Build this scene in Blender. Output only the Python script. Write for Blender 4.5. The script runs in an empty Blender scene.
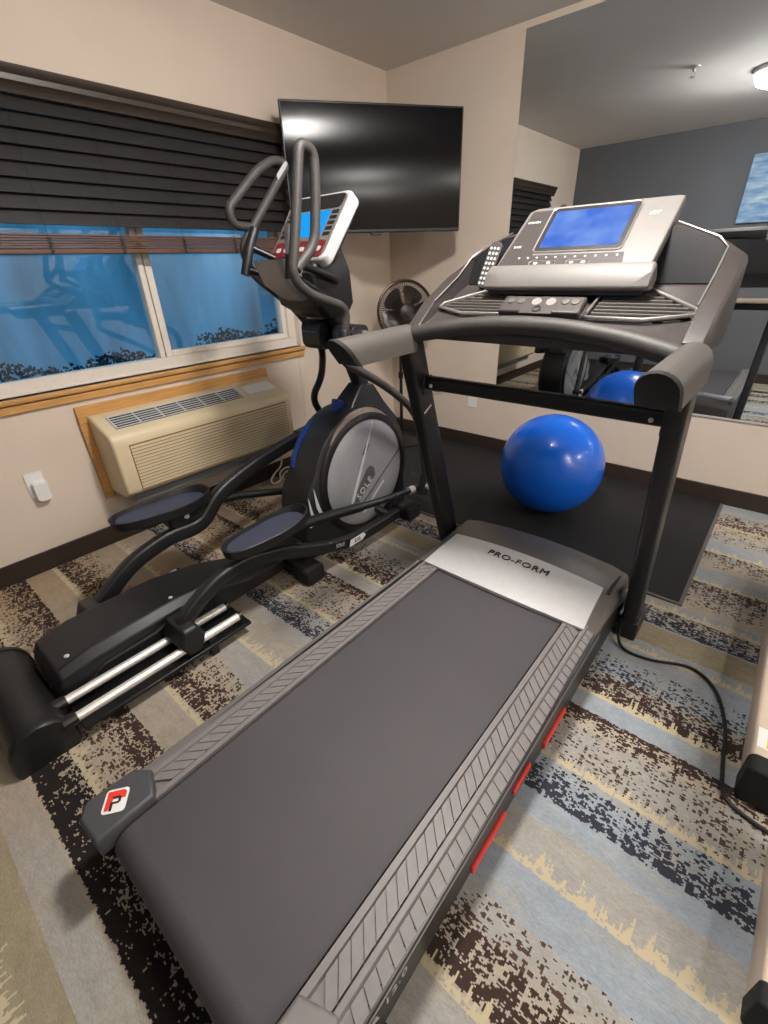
import bpy, math, random
from mathutils import Vector, Matrix
random.seed(7)
S = bpy.context.scene
C = S.collection
PI = math.pi

# ------------------------------------------------------------------ camera
CAM = Vector((2.5806, -3.1210, 1.3200))
yaw, pitch, roll = -0.720529, 0.499238, -0.0360376
cy_, sy_, cp_, sp_ = math.cos(yaw), math.sin(yaw), math.cos(pitch), math.sin(pitch)
fwd = Vector((sy_ * cp_, cy_ * cp_, -sp_))
rgt = Vector((cy_, -sy_, 0))
upv = rgt.cross(fwd)
r2 = math.cos(roll) * rgt + math.sin(roll) * upv
u2 = -math.sin(roll) * rgt + math.cos(roll) * upv
cam_d = bpy.data.cameras.new('camera')
cam = bpy.data.objects.new('camera', cam_d)
C.objects.link(cam)
cam_d.sensor_fit = 'HORIZONTAL'
cam_d.sensor_width = 36
cam_d.lens = 453.378 / 768 * 36
cam_d.clip_start = 0.02
m = Matrix.Identity(4)
for i in range(3):
    m[i][0], m[i][1], m[i][2], m[i][3] = r2[i], u2[i], -fwd[i], CAM[i]
cam.matrix_world = m
S.camera = cam

# ------------------------------------------------------------------ exposure, world
S.view_settings.view_transform = 'Standard'
S.view_settings.look = 'None'
S.view_settings.gamma = 1
S.view_settings.use_curve_mapping = False
S.view_settings.exposure = 0.12
S.cycles.use_denoising = True
S.cycles.max_bounces = 10
S.cycles.sample_clamp_indirect = 6

LAMP_STRENGTH = 215
LAMP_COLOR = (1.0, 0.955, 0.905)

W = bpy.data.worlds.new('world')
S.world = W
W.use_nodes = True
wn, wl = W.node_tree.nodes, W.node_tree.links
wn.clear()
tc = wn.new('ShaderNodeTexCoord')
nz = wn.new('ShaderNodeTexNoise')
nz.inputs['Scale'].default_value = 3.0
nz.inputs['Detail'].default_value = 5
wl.new(tc.outputs['Generated'], nz.inputs['Vector'])
rp = wn.new('ShaderNodeValToRGB')
rp.color_ramp.elements[0].position = 0.38
rp.color_ramp.elements[0].color = (0.045, 0.13, 0.20, 1)
rp.color_ramp.elements[1].position = 0.65
rp.color_ramp.elements[1].color = (0.12, 0.29, 0.39, 1)
wl.new(nz.outputs['Fac'], rp.inputs['Fac'])
bg = wn.new('ShaderNodeBackground')
bg.inputs['Strength'].default_value = 3.4
wl.new(rp.outputs['Color'], bg.inputs['Color'])
wo = wn.new('ShaderNodeOutputWorld')
wl.new(bg.outputs[0], wo.inputs[0])


# ------------------------------------------------------------------ materials
def lin(c):
    return tuple((v / 12.92 if v <= 0.04045 else ((v + 0.055) / 1.055) ** 2.4) for v in [x / 255 for x in c]) + (1,)


def mat(name, rgb, rough=0.5, metal=0.0, var=0.06, scale=40, bump=0.0, bscale=200, spec=0.5, coat=0.0, aniso=None, stretch=None):
    M = bpy.data.materials.new(name)
    M.use_nodes = True
    n, l = M.node_tree.nodes, M.node_tree.links
    b = n['Principled BSDF']
    c = lin(rgb)
    t = n.new('ShaderNodeTexCoord')
    src = t.outputs['Object']
    if stretch:
        mp = n.new('ShaderNodeMapping')
        mp.inputs['Scale'].default_value = stretch
        l.new(src, mp.inputs['Vector'])
        src = mp.outputs['Vector']
    x = n.new('ShaderNodeTexNoise')
    x.inputs['Scale'].default_value = scale
    x.inputs['Detail'].default_value = 4
    l.new(src, x.inputs['Vector'])
    r = n.new('ShaderNodeValToRGB')
    r.color_ramp.elements[0].position = 0.3
    r.color_ramp.elements[1].position = 0.7
    r.color_ramp.elements[0].color = tuple(v * (1 - var) for v in c[:3]) + (1,)
    r.color_ramp.elements[1].color = tuple(min(1, v * (1 + var)) for v in c[:3]) + (1,)
    l.new(x.outputs['Fac'], r.inputs['Fac'])
    l.new(r.outputs['Color'], b.inputs['Base Color'])
    b.inputs['Roughness'].default_value = rough
    b.inputs['Metallic'].default_value = metal
    b.inputs['Specular IOR Level'].default_value = spec
    b.inputs['Coat Weight'].default_value = coat
    if aniso:
        b.inputs['Anisotropic'].default_value = aniso
    if bump:
        y = n.new('ShaderNodeTexNoise')
        y.inputs['Scale'].default_value = bscale
        y.inputs['Detail'].default_value = 3
        l.new(src, y.inputs['Vector'])
        bp = n.new('ShaderNodeBump')
        bp.inputs['Strength'].default_value = bump
        bp.inputs['Distance'].default_value = 0.002
        l.new(y.outputs['Fac'], bp.inputs['Height'])
        l.new(bp.outputs['Normal'], b.inputs['Normal'])
    return M


def emit(name, rgb, strength, rgb2=None, scale=6):
    M = bpy.data.materials.new(name)
    M.use_nodes = True
    n, l = M.node_tree.nodes, M.node_tree.links
    n.clear()
    e = n.new('ShaderNodeEmission')
    e.inputs['Strength'].default_value = strength
    e.inputs['Color'].default_value = lin(rgb)
    if rgb2:
        t = n.new('ShaderNodeTexCoord')
        x = n.new('ShaderNodeTexNoise')
        x.inputs['Scale'].default_value = scale
        l.new(t.outputs['Object'], x.inputs['Vector'])
        r = n.new('ShaderNodeValToRGB')
        r.color_ramp.elements[0].position = 0.42
        r.color_ramp.elements[1].position = 0.62
        r.color_ramp.elements[0].color = lin(rgb)
        r.color_ramp.elements[1].color = lin(rgb2)
        l.new(x.outputs['Fac'], r.inputs['Fac'])
        l.new(r.outputs['Color'], e.inputs['Color'])
    o = n.new('ShaderNodeOutputMaterial')
    l.new(e.outputs[0], o.inputs[0])
    return M


M_WALL = mat('beige wall paint', (216, 200, 184), 0.85, var=0.025, scale=3, bump=0.25, bscale=120)
M_DARKWALL = mat('charcoal wall paint', (98, 99, 103), 0.8, var=0.03, scale=3, bump=0.2, bscale=120)
M_CEIL = mat('ceiling paint', (222, 217, 212), 0.9, var=0.02, scale=4, bump=0.3, bscale=90)
M_BASEB = mat('dark brown vinyl', (50, 38, 32), 0.5, var=0.12, scale=8)
M_WOOD = mat('honey oak', (196, 146, 84), 0.45, var=0.16, scale=12, stretch=(8, 0.6, 8))
M_WOODDK = mat('walnut stained wood', (52, 42, 34), 0.4, var=0.2, scale=14, stretch=(10, 0.7, 10))
M_WOODRAIL = mat('red brown stained wood', (100, 68, 50), 0.45, var=0.25, scale=14, stretch=(10, 0.7, 10))
M_SLAT = mat('espresso blind slat', (42, 40, 40), 0.42, var=0.15, scale=18, stretch=(8, 0.8, 8))
M_VINYL = mat('white window vinyl', (226, 216, 204), 0.4, var=0.03)
M_PTAC = mat('almond plastic', (216, 198, 164), 0.45, var=0.03, scale=10)
M_PTACGR = mat('grey sheet metal', (128, 132, 136), 0.5, metal=0.2)
M_WHITE = mat('white plastic', (232, 230, 226), 0.4, var=0.02)
M_DARKGAP = mat('dark recess', (22, 22, 24), 0.7)
M_BLACK = mat('satin black plastic', (25, 25, 27), 0.42, var=0.1)
M_BLACKMET = mat('black powder coat', (15, 15, 17), 0.38, var=0.1)
M_RUBBER = mat('black rubber', (20, 20, 21), 0.8, bump=0.3, bscale=300)
M_MAT = mat('black foam mat', (19, 19, 21), 0.8, var=0.2, scale=5, bump=0.5, bscale=250)
M_BELT = mat('treadmill belt', (67, 63, 66), 0.62, var=0.10, scale=3, bump=0.3, bscale=700)
M_RAIL = mat('grey foot rail plastic', (118, 112, 111), 0.5, var=0.05)
M_HOOD = mat('graphite hood plastic', (92, 86, 82), 0.38, var=0.05)
M_CAP = mat('grey end cap plastic', (66, 66, 70), 0.5, var=0.05)
M_SILVER = mat('satin silver plastic', (204, 202, 202), 0.35, metal=0.15, var=0.03)
M_SILVERMET = mat('brushed silver metal', (196, 192, 188), 0.3, metal=0.8, var=0.05)
M_STEEL = mat('satin steel', (226, 222, 216), 0.32, metal=0.45, var=0.03)
M_PANEL = mat('champagne grey console face', (126, 122, 119), 0.38, metal=0.3, var=0.04)
M_CONS = mat('charcoal console plastic', (64, 58, 57), 0.36, var=0.06)
M_HRAIL = mat('taupe handrail plastic', (92, 87, 83), 0.42, metal=0.25, var=0.04)
M_LIP = mat('taupe silver lip', (108, 104, 101), 0.5, metal=0.1, var=0.03)
M_CHAIRRAIL = mat('tan chair rail paint', (168, 150, 130), 0.5)
M_RED = mat('red cushion rubber', (222, 52, 38), 0.5, var=0.05)
M_REDBTN = mat('maroon keypad', (110, 28, 34), 0.4)
M_BLUE = mat('blue ball vinyl', (14, 104, 226), 0.25, var=0.04, scale=6, coat=0.3)
M_TVSCR = mat('tv screen', (9, 10, 12), 0.15, var=0.05, spec=0.16, aniso=0.95)
M_DISC = mat('flywheel cover silver', (160, 160, 163), 0.4, metal=0.35, var=0.03)
M_DISCDK = mat('flywheel cover grey print', (96, 96, 98), 0.4, metal=0.3, var=0.03)
M_TRIM = mat('bronze silver trim', (182, 162, 144), 0.35, metal=0.5, var=0.04)
M_PEDAL = mat('blue grey pedal rubber', (54, 57, 74), 0.6, var=0.1, scale=60, bump=0.4, bscale=400)
M_GRIP = mat('dark foam grip', (58, 54, 52), 0.55, var=0.08, scale=60, bump=0.2, bscale=400)
M_BEIGE = mat('beige powder coat', (206, 186, 166), 0.4, var=0.03)
M_CORD = mat('black cord', (18, 18, 19), 0.45)
M_WCORD = mat('off white cord', (220, 208, 190), 0.5)
M_YELLOW = mat('yellow sticker', (236, 206, 70), 0.5, var=0.05)
M_TEAL = mat('teal blue plastic', (20, 86, 130), 0.4)
M_SHEENTAB = mat('blue sheen and tab', (28, 66, 140), 0.28, var=0.08, metal=0.3)  # colour of the painted sheen on the shroud, and of the boot tab
M_FANCAGE = mat('bronze fan wire', (60, 48, 42), 0.35, metal=0.6)
M_FANBLADE = mat('smoky fan blade', (36, 33, 34), 0.3)
M_LEAF = mat('dark hedge leaves', (14, 30, 46), 0.7, var=0.3, scale=8)
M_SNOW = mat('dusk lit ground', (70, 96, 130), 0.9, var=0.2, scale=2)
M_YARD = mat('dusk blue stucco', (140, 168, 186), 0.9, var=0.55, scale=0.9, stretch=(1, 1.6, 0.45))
M_SCREEN = emit('treadmill display', (80, 122, 222), 0.95, (122, 158, 236), 9)
M_SCREENE = emit('elliptical display', (30, 156, 240), 1.0)
M_BTNLIT = emit('lit button', (255, 235, 225), 0.9)
M_LAMP = emit('lamp diffuser', (255, 240, 222), LAMP_STRENGTH)
M_LAMP.node_tree.nodes['Emission'].inputs['Color'].default_value = LAMP_COLOR + (1,)

M_LAMPDIM = emit('dimmer lamp diffuser', (255, 240, 222), LAMP_STRENGTH * 0.5)
M_LAMPDIM.node_tree.nodes['Emission'].inputs['Color'].default_value = LAMP_COLOR + (1,)

# picture on dark wall: blue seascape
M_ART = bpy.data.materials.new('blue seascape print')
M_ART.use_nodes = True
n, l = M_ART.node_tree.nodes, M_ART.node_tree.links
t = n.new('ShaderNodeTexCoord')
mp = n.new('ShaderNodeMapping')
mp.inputs['Scale'].default_value = (2, 1, 9)
l.new(t.outputs['Object'], mp.inputs['Vector'])
x = n.new('ShaderNodeTexNoise')
x.inputs['Scale'].default_value = 2.2
x.inputs['Detail'].default_value = 6
l.new(mp.outputs['Vector'], x.inputs['Vector'])
r = n.new('ShaderNodeValToRGB')
e = r.color_ramp.elements
e[0].position, e[0].color = 0.3, lin((60, 110, 160))
e[1].position, e[1].color = 0.7, lin((190, 200, 205))
q = e.new(0.5)
q.color = lin((120, 155, 190))
l.new(x.outputs['Fac'], r.inputs['Fac'])
l.new(r.outputs['Color'], n['Principled BSDF'].inputs['Base Color'])
n['Principled BSDF'].inputs['Roughness'].default_value = 0.5

# mirror
M_MIRROR = bpy.data.materials.new('mirror glass')
M_MIRROR.use_nodes = True
n = M_MIRROR.node_tree.nodes
b = n['Principled BSDF']
b.inputs['Base Color'].default_value = (0.74, 0.79, 0.82, 1)
b.inputs['Metallic'].default_value = 1
b.inputs['Roughness'].default_value = 0.0

# window glass: mostly see-through with a Fresnel reflection
M_GLASS = bpy.data.materials.new('window glass')
M_GLASS.use_nodes = True
n, l = M_GLASS.node_tree.nodes, M_GLASS.node_tree.links
n.clear()
tr = n.new('ShaderNodeBsdfTransparent')
tr.inputs['Color'].default_value = (0.86, 0.93, 0.97, 1)
gl = n.new('ShaderNodeBsdfGlossy')
gl.inputs['Roughness'].default_value = 0.02
gl.inputs['Color'].default_value = (0.8, 0.9, 1, 1)
fr = n.new('ShaderNodeFresnel')
fr.inputs['IOR'].default_value = 1.6
mx = n.new('ShaderNodeMixShader')
l.new(fr.outputs[0], mx.inputs[0])
l.new(tr.outputs[0], mx.inputs[1])
l.new(gl.outputs[0], mx.inputs[2])
o = n.new('ShaderNodeOutputMaterial')
l.new(mx.outputs[0], o.inputs[0])


# carpet ------------------------------------------------------------
def carpet_material():
    M = bpy.data.materials.new('woven stripe carpet')
    M.use_nodes = True
    n, l = M.node_tree.nodes, M.node_tree.links
    b = n['Principled BSDF']
    b.inputs['Roughness'].default_value = 0.95
    b.inputs['Specular IOR Level'].default_value = 0.1
    geo = n.new('ShaderNodeNewGeometry')
    sep = n.new('ShaderNodeSeparateXYZ')
    l.new(geo.outputs['Position'], sep.inputs[0])

    def math_(op, a, bb=None, c=None):
        k = n.new('ShaderNodeMath')
        k.operation = op
        for i, v in enumerate((a, bb, c)):
            if v is None:
                continue
            if isinstance(v, (int, float)):
                k.inputs[i].default_value = v
            else:
                l.new(v, k.inputs[i])
        return k.outputs[0]

    def comb(x, y, z=0.0):
        k = n.new('ShaderNodeCombineXYZ')
        for i, v in enumerate((x, y, z)):
            if isinstance(v, (int, float)):
                k.inputs[i].default_value = v
            else:
                l.new(v, k.inputs[i])
        return k.outputs[0]

    def noise(vec, scale, detail=2, rough=0.5):
        k = n.new('ShaderNodeTexNoise')
        k.inputs['Scale'].default_value = scale
        k.inputs['Detail'].default_value = detail
        k.inputs['Roughness'].default_value = rough
        l.new(vec, k.inputs['Vector'])
        return k.outputs['Fac']

    def ramp(fac, stops, interp='CONSTANT'):
        k = n.new('ShaderNodeValToRGB')
        k.color_ramp.interpolation = interp
        el = k.color_ramp.elements
        el[0].position, el[0].color = stops[0][0], stops[0][1]
        el[1].position, el[1].color = stops[1][0], stops[1][1]
        for p, c in stops[2:]:
            z = el.new(p)
            z.color = c
        l.new(fac, k.inputs['Fac'])
        return k.outputs['Color']

    X, Y = sep.outputs['X'], sep.outputs['Y']
    # threads: snap to a fine grid
    qx = math_('SNAP', X, 0.0042)
    qy = math_('SNAP', Y, 0.0030)
    # jagged edge, long teeth in y
    jag = noise(comb(math_('MULTIPLY', qx, 1.0), math_('MULTIPLY', qy, 0.15)), 42, 3, 0.7)
    jag = math_('MULTIPLY', math_('SUBTRACT', jag, 0.5), 0.060)
    yj = math_('ADD', qy, jag)
    per = 0.31
    ph = math_('DIVIDE', math_('SUBTRACT', 0.0, Y), per)     # cream lines at y = 0.02 - k*per
    phj = math_('DIVIDE', math_('SUBTRACT', 0.0, yj), per)
    phs = math_('DIVIDE', math_('SUBTRACT', 0.0, math_('ADD', qy, math_('MULTIPLY', jag, 0.22))), per)
    cell = math_('FLOOR', ph)
    # ramp positions: 12 rows of 0.31 m
    def rowpos(k, f):
        return (k + f) / 12.0
    g = lambda v: (v, v, v, 1)
    BG, TN, OL, CR, DB, BR, BB, TG = [lin(c) for c in (
        (148, 156, 163), (170, 160, 146), (142, 134, 112), (222, 198, 156), (62, 48, 43), (78, 62, 54), (54, 55, 64), (158, 155, 150))]
    BK = lin((40, 35, 33))
    rows = [
        # per row, going towards the camera: (start fraction, base, ink)
        [(0, BG, DB), (.30, TG, DB), (.62, TN, BR)],
        [(0, TN, BR), (.35, TG, BB), (.66, BG, BB)],
        [(0, TG, BR), (.3, TN, BR), (.55, BG, DB)],
        [(0, TG, BR), (.45, TN, BR), (.80, BG, BB)],
        [(0, TG, BB), (.22, BG, BB), (.45, OL, BB), (.8, BG, BB)],
        [(0, BG, BB), (.28, BG, BB), (.6, TG, DB)],
        [(0, BG, DB), (.27, TN, DB), (.5, TG, BR)],
        [(0, BG, BB), (.45, BG, BB), (.62, TG, BB)],
        [(0, BG, DB), (.36, TG, BR), (.62, TN, DB)],
        [(0, TG, DB), (.42, TN, DB), (.70, TN, BR)],
        [(0, TN, BK), (.40, TG, DB), (.65, OL, DB)],
        [(0, OL, DB), (.4, BG, DB), (.6, TN, DB)],
    ]
    # ink density along each row, linear between stops
    dens_rows = [
        [(0, 0), (.4, 0), (.45, .45), (.98, .62)],
        [(0, .45), (.6, .40), (.64, 0), (.99, 0)],
        [(0, .55), (.5, .40), (.54, 0), (.99, 0)],
        [(0, .62), (.7, .40), (.74, 0), (.99, 0)],
        [(0, .50), (.42, .60), (.45, 0), (.99, 0)],
        [(0, 0), (.26, 0), (.29, .40), (.98, .66)],
        [(0, 0), (.26, 0), (.265, .68), (.5, .46), (.98, .42)],
        [(0, .40), (.42, .64), (.45, 0), (.99, 0)],
        [(0, 0), (.34, 0), (.37, .40), (.98, .68)],
        [(0, 0), (.415, 0), (.42, .66), (.98, .42)],
        [(0, .55), (.38, .74), (.40, 0), (.99, 0)],
        [(0, 0), (.5, 0), (.55, .5), (.98, .6)],
    ]

    def build(rows, idx):
        return [(rowpos(k, it[0]), it[idx]) for k, rw in enumerate(rows) for it in rw]

    def big_ramp(fac, st, interp='CONSTANT'):
        # colour ramps hold 32 stops: split in two
        half = [s for s in st if s[0] < 0.4999]
        rest = [s for s in st if s[0] >= 0.4999]
        a = ramp(fac, half, interp)
        bcol = ramp(fac, rest, interp)
        mixn = n.new('ShaderNodeMix')
        mixn.data_type = 'RGBA'
        l.new(math_('GREATER_THAN', fac, 0.4999), mixn.inputs['Factor'])
        l.new(a, mixn.inputs[6])
        l.new(bcol, mixn.inputs[7])
        return mixn.outputs[2]

    fbase = math_('DIVIDE', phj, 12.0)
    fs = math_('DIVIDE', phs, 12.0)
    cbase = big_ramp(fs, build(rows, 1))
    cdens = big_ramp(fs, [(rowpos(k, f), g(v)) for k, rw in enumerate(dens_rows) for f, v in rw], 'LINEAR')
    cink = big_ramp(fs, build(rows, 2))
    # cream teeth: separate jagged line at each row start
    frac = math_('SUBTRACT', 1.0, math_('FRACT', math_('ADD', phs, -0.035)))
    spike = noise(comb(math_('MULTIPLY', qx, 1.0), math_('MULTIPLY', cell, 5.3)), 75, 3, 0.6)
    spike = math_('MAXIMUM', math_('MULTIPLY', math_('SUBTRACT', spike, 0.47), 0.75), 0.0)
    teeth = math_('LESS_THAN', frac, math_('ADD', 0.045, spike))
    # warm/cool tint by place along the row
    tint = noise(comb(math_('MULTIPLY', X, 0.9), math_('MULTIPLY', cell, 3.7)), 1.0, 2)
    warm = n.new('ShaderNodeMix')
    warm.data_type = 'RGBA'
    mr = n.new('ShaderNodeMapRange')
    mr.inputs['From Min'].default_value = 0.6
    mr.inputs['From Max'].default_value = 2.2
    mr.inputs['To Min'].default_value = 0.8
    mr.inputs['To Max'].default_value = 0.0
    l.new(X, mr.inputs['Value'])
    wf = math_('MULTIPLY', mr.outputs[0], 1.0)
    wf = math_('ADD', wf, math_('MULTIPLY', math_('SUBTRACT', tint, 0.5), 1.6))
    wf.node.use_clamp = True
    l.new(wf, warm.inputs['Factor'])
    pat = noise(comb(math_('MULTIPLY', qx, 0.55), math_('MULTIPLY', qy, 1.4)), 9, 4, 0.65)
    pm = n.new('ShaderNodeMapRange')
    pm.inputs['From Min'].default_value = 0.48
    pm.inputs['From Max'].default_value = 0.66
    l.new(pat, pm.inputs['Value'])
    patch = n.new('ShaderNodeMix')
    patch.data_type = 'RGBA'
    l.new(math_('MULTIPLY', pm.outputs[0], 0.5), patch.inputs['Factor'])
    l.new(cbase, patch.inputs[6])
    patch.inputs[7].default_value = lin((164, 154, 136))
    l.new(patch.outputs[2], warm.inputs[6])
    warm.inputs[7].default_value = lin((164, 142, 116))
    # soft mottling of the plain bands
    mot = noise(comb(math_('MULTIPLY', qx, 1.0), math_('MULTIPLY', qy, 2.2)), 16, 4, 0.7)
    mot2 = noise(comb(qx, math_('MULTIPLY', qy, 5.0)), 90, 2, 0.6)
    mott = n.new('ShaderNodeMix')
    mott.data_type = 'RGBA'
    mott.blend_type = 'MULTIPLY'
    mott.inputs['Factor'].default_value = 1.0
    l.new(warm.outputs[2], mott.inputs[6])
    mv = math_('ADD', math_('MULTIPLY', mot, 0.55), math_('ADD', 0.38, math_('MULTIPLY', mot2, 0.62)))
    k = comb(mv, mv, mv)
    l.new(k, mott.inputs[7])
    # ink dashes: woven rows and columns
    vr = n.new('ShaderNodeTexVoronoi')
    vr.inputs['Scale'].default_value = 1.0
    vr.inputs['Randomness'].default_value = 0.75
    l.new(comb(math_('DIVIDE', qx, 0.0140), math_('DIVIDE', qy, 0.0085)), vr.inputs['Vector'])
    sc3 = n.new('ShaderNodeSeparateColor')
    l.new(vr.outputs['Color'], sc3.inputs[0])
    wv1 = noise(comb(math_('MULTIPLY', qx, 1.0), math_('MULTIPLY', qy, 1.2)), 16, 2, 0.55)
    wv3 = noise(comb(math_('MULTIPLY', qx, 2.3), math_('MULTIPLY', qy, 0.22)), 40, 2, 0.5)
    size = math_('ADD', math_('MULTIPLY', math_('SUBTRACT', cdens, 0.36), 2.3), math_('MULTIPLY', math_('SUBTRACT', sc3.outputs[0], 0.5), 0.55))
    size = math_('ADD', size, math_('MULTIPLY', math_('SUBTRACT', wv1, 0.5), 0.6))
    size = math_('ADD', size, math_('MULTIPLY', math_('SUBTRACT', wv3, 0.5), 0.9))
    size = math_('ADD', size, 0.13)
    hit = math_('LESS_THAN', vr.outputs['Distance'], size)
    hit = math_('MULTIPLY', hit, math_('GREATER_THAN', cdens, 0.3))
    inked = n.new('ShaderNodeMix')
    inked.data_type = 'RGBA'
    l.new(hit, inked.inputs['Factor'])
    l.new(mott.outputs[2], inked.inputs[6])
    l.new(cink, inked.inputs[7])
    # cream teeth over
    crm = n.new('ShaderNodeMix')
    crm.data_type = 'RGBA'
    holes = math_('GREATER_THAN', noise(comb(qx, qy), 70, 2), 0.40)
    l.new(math_('MULTIPLY', teeth, holes), crm.inputs['Factor'])
    l.new(inked.outputs[2], crm.inputs[6])
    crm.inputs[7].default_value = lin((186, 172, 142))
    l.new(crm.outputs[2], b.inputs['Base Color'])
    bp = n.new('ShaderNodeBump')
    bp.inputs['Strength'].default_value = 0.5
    bp.inputs['Distance'].default_value = 0.003
    l.new(noise(comb(math_('MULTIPLY', X, 1.0), math_('MULTIPLY', Y, 1.6)), 260, 2), bp.inputs['Height'])
    l.new(bp.outputs[0], b.inputs['Normal'])
    return M


M_CARPET = carpet_material()


# ------------------------------------------------------------------ mesh helpers
def V(*a):
    return Vector(a)


class MB:
    def __init__(self):
        self.v, self.f = [], []

    def add(self, vs, fs):
        o = len(self.v)
        self.v += [Vector(p) for p in vs]
        self.f += [tuple(i + o for i in f) for f in fs]
        return self

    def box(self, x0, x1, y0, y1, z0, z1):
        return self.add([(x0, y0, z0), (x1, y0, z0), (x1, y1, z0), (x0, y1, z0), (x0, y0, z1), (x1, y0, z1), (x1, y1, z1), (x0, y1, z1)],
                        [(0, 3, 2, 1), (4, 5, 6, 7), (0, 1, 5, 4), (1, 2, 6, 5), (2, 3, 7, 6), (3, 0, 4, 7)])

    def obox(self, c, a, b, d):
        """box at centre c with half-extent vectors a, b, d"""
        c, a, b, d = map(Vector, (c, a, b, d))
        vs = [c + sx * a + sy * b + sz * d for sz in (-1, 1) for sx, sy in ((-1, -1), (1, -1), (1, 1), (-1, 1))]
        if a.cross(b).dot(d) < 0:
            return self.add(vs, [(0, 1, 2, 3), (7, 6, 5, 4), (4, 5, 1, 0), (5, 6, 2, 1), (6, 7, 3, 2), (7, 4, 0, 3)])
        return self.add(vs, [(0, 3, 2, 1), (4, 5, 6, 7), (0, 1, 5, 4), (1, 2, 6, 5), (2, 3, 7, 6), (3, 0, 4, 7)])

    def loft(self, rings, closed=False, caps=True):
        n = len(rings[0])
        vs = [p for r in rings for p in r]
        fs = []
        R = len(rings)
        for i in range(R if closed else R - 1):
            j = (i + 1) % R
            for k in range(n):
                q = (k + 1) % n
                fs.append((i * n + k, i * n + q, j * n + q, j * n + k))
        if caps and not closed:
            fs.append(tuple(reversed(range(n))))
            fs.append(tuple((R - 1) * n + k for k in range(n)))
        return self.add(vs, fs)

    def prism(self, poly, ext):
        ext = Vector(ext)
        a = [Vector(p) for p in poly]
        return self.loft([a, [p + ext for p in a]])

    def yz(self, poly, x0, x1):
        """polygon in the YZ plane swept from x0 to x1"""
        return self.loft([[V(x0, y, z) for y, z in poly], [V(x1, y, z) for y, z in poly]])

    def tube(self, path, r, n=12, closed=False, flat=1.0, side=None):
        P = [Vector(p) for p in path]
        R = r if isinstance(r, (list, tuple)) else [r] * len(P)
        rings = []
        prev = None
        for i, p in enumerate(P):
            if closed:
                t = P[(i + 1) % len(P)] - P[i - 1]
            else:
                t = P[min(i + 1, len(P) - 1)] - P[max(i - 1, 0)]
            t.normalize()
            if prev is None:
                u = Vector(side) if side else (V(0, 0, 1) if abs(t.z) < 0.9 else V(1, 0, 0))
            else:
                u = prev
            u = (u - t * u.dot(t)).normalized()
            prev = u
            w = t.cross(u)
            rings.append([p + R[i] * (math.cos(2 * PI * k / n) * u + flat * math.sin(2 * PI * k / n) * w) for k in range(n)])
        return self.loft(rings, closed=closed)

    def rtube(self, path, a, b, side, n=5, rad=0.3):
        """rounded-rectangle tube; a half-size along side, b half-size across"""
        P = [Vector(p) for p in path]
        rings = []
        pts = []
        ra = min(a, b) * rad * 2
        for cx, cy, st in ((a - ra, b - ra, 0), (-(a - ra), b - ra, 90), (-(a - ra), -(b - ra), 180), (a - ra, -(b - ra), 270)):
            for k in range(n):
                an = math.radians(st + 90 * k / (n - 1))
                pts.append((cx + ra * math.cos(an), cy + ra * math.sin(an)))
        for i, p in enumerate(P):
            t = (P[min(i + 1, len(P) - 1)] - P[max(i - 1, 0)]).normalized()
            u = Vector(side)
            u = (u - t * u.dot(t)).normalized()
            w = t.cross(u)
            rings.append([p + x * u + y * w for x, y in pts])
        return self.loft(rings)

    def lathe(self, prof, c, axis=(0, 0, 1), n=32, arc=1.0):
        c, ax = Vector(c), Vector(axis).normalized()
        u = ax.orthogonal().normalized()
        w = ax.cross(u)
        rings = []
        for k in range(n):
            a = 2 * PI * k / n
            d = math.cos(a) * u + math.sin(a) * w
            rings.append([c + max(r, 1e-5) * d + h * ax for r, h in prof])
        m_ = len(prof)
        vs = [p for r in rings for p in r]
        fs = []
        for k in range(n):
            q = (k + 1) % n
            for i in range(m_ - 1):
                fs.append((k * m_ + i, q * m_ + i, q * m_ + i + 1, k * m_ + i + 1))
        return self.add(vs, fs)

    def disc(self, c, axis, r, t, n=40):
        return self.lathe([(0, 0), (r * 0.985, 0), (r, t * 0.2), (r, t * 0.8), (r * 0.985, t), (0, t)], c, axis, n)

    def build(self, name, material, parent=None, bevel=0.0, smooth=True, seg=2):
        me = bpy.data.meshes.new(name)
        off = ROOTS.get(parent.name, V(0, 0, 0)) if parent else V(0, 0, 0)
        loc = V(0, 0, 0)
        if not parent:
            xs = [p.x for p in self.v]
            ys = [p.y for p in self.v]
            zs = [p.z for p in self.v]
            loc = V((min(xs) + max(xs)) / 2, (min(ys) + max(ys)) / 2, min(zs))
            off = loc
        me.from_pydata([tuple(p - off) for p in self.v], [], self.f)
        import bmesh
        bm = bmesh.new()
        bm.from_mesh(me)
        bmesh.ops.remove_doubles(bm, verts=bm.verts, dist=1e-5)
        bmesh.ops.recalc_face_normals(bm, faces=bm.faces)
        bm.to_mesh(me)
        bm.free()
        if smooth:
            me.shade_smooth()
            me.set_sharp_from_angle(angle=math.radians(38))
        me.materials.append(material)
        o = bpy.data.objects.new(name, me)
        C.objects.link(o)
        o.location = loc
        if parent:
            o.parent = parent
            o.location = (0, 0, 0)
        ROOTS[o.name] = off
        if bevel:
            b = o.modifiers.new('bevel', 'BEVEL')
            b.width = bevel
            b.segments = seg
            b.limit_method = 'ANGLE'
            b.angle_limit = math.radians(40)
        return o


ROOTS = {}


def thing(name, label, cat, loc, group=None):
    o = bpy.data.objects.new(name, None)
    o.empty_display_size = 0.1
    C.objects.link(o)
    o.location = loc
    ROOTS[o.name] = Vector(loc)
    o['label'] = label
    o['category'] = cat
    if group:
        o['group'] = group
    return o


def tag(o, label, cat, group=None, kind=None):
    o['label'] = label
    o['category'] = cat
    if group:
        o['group'] = group
    if kind:
        o['kind'] = kind
    return o


def struct(o, label=None):
    o['kind'] = 'structure'
    return o


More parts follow.
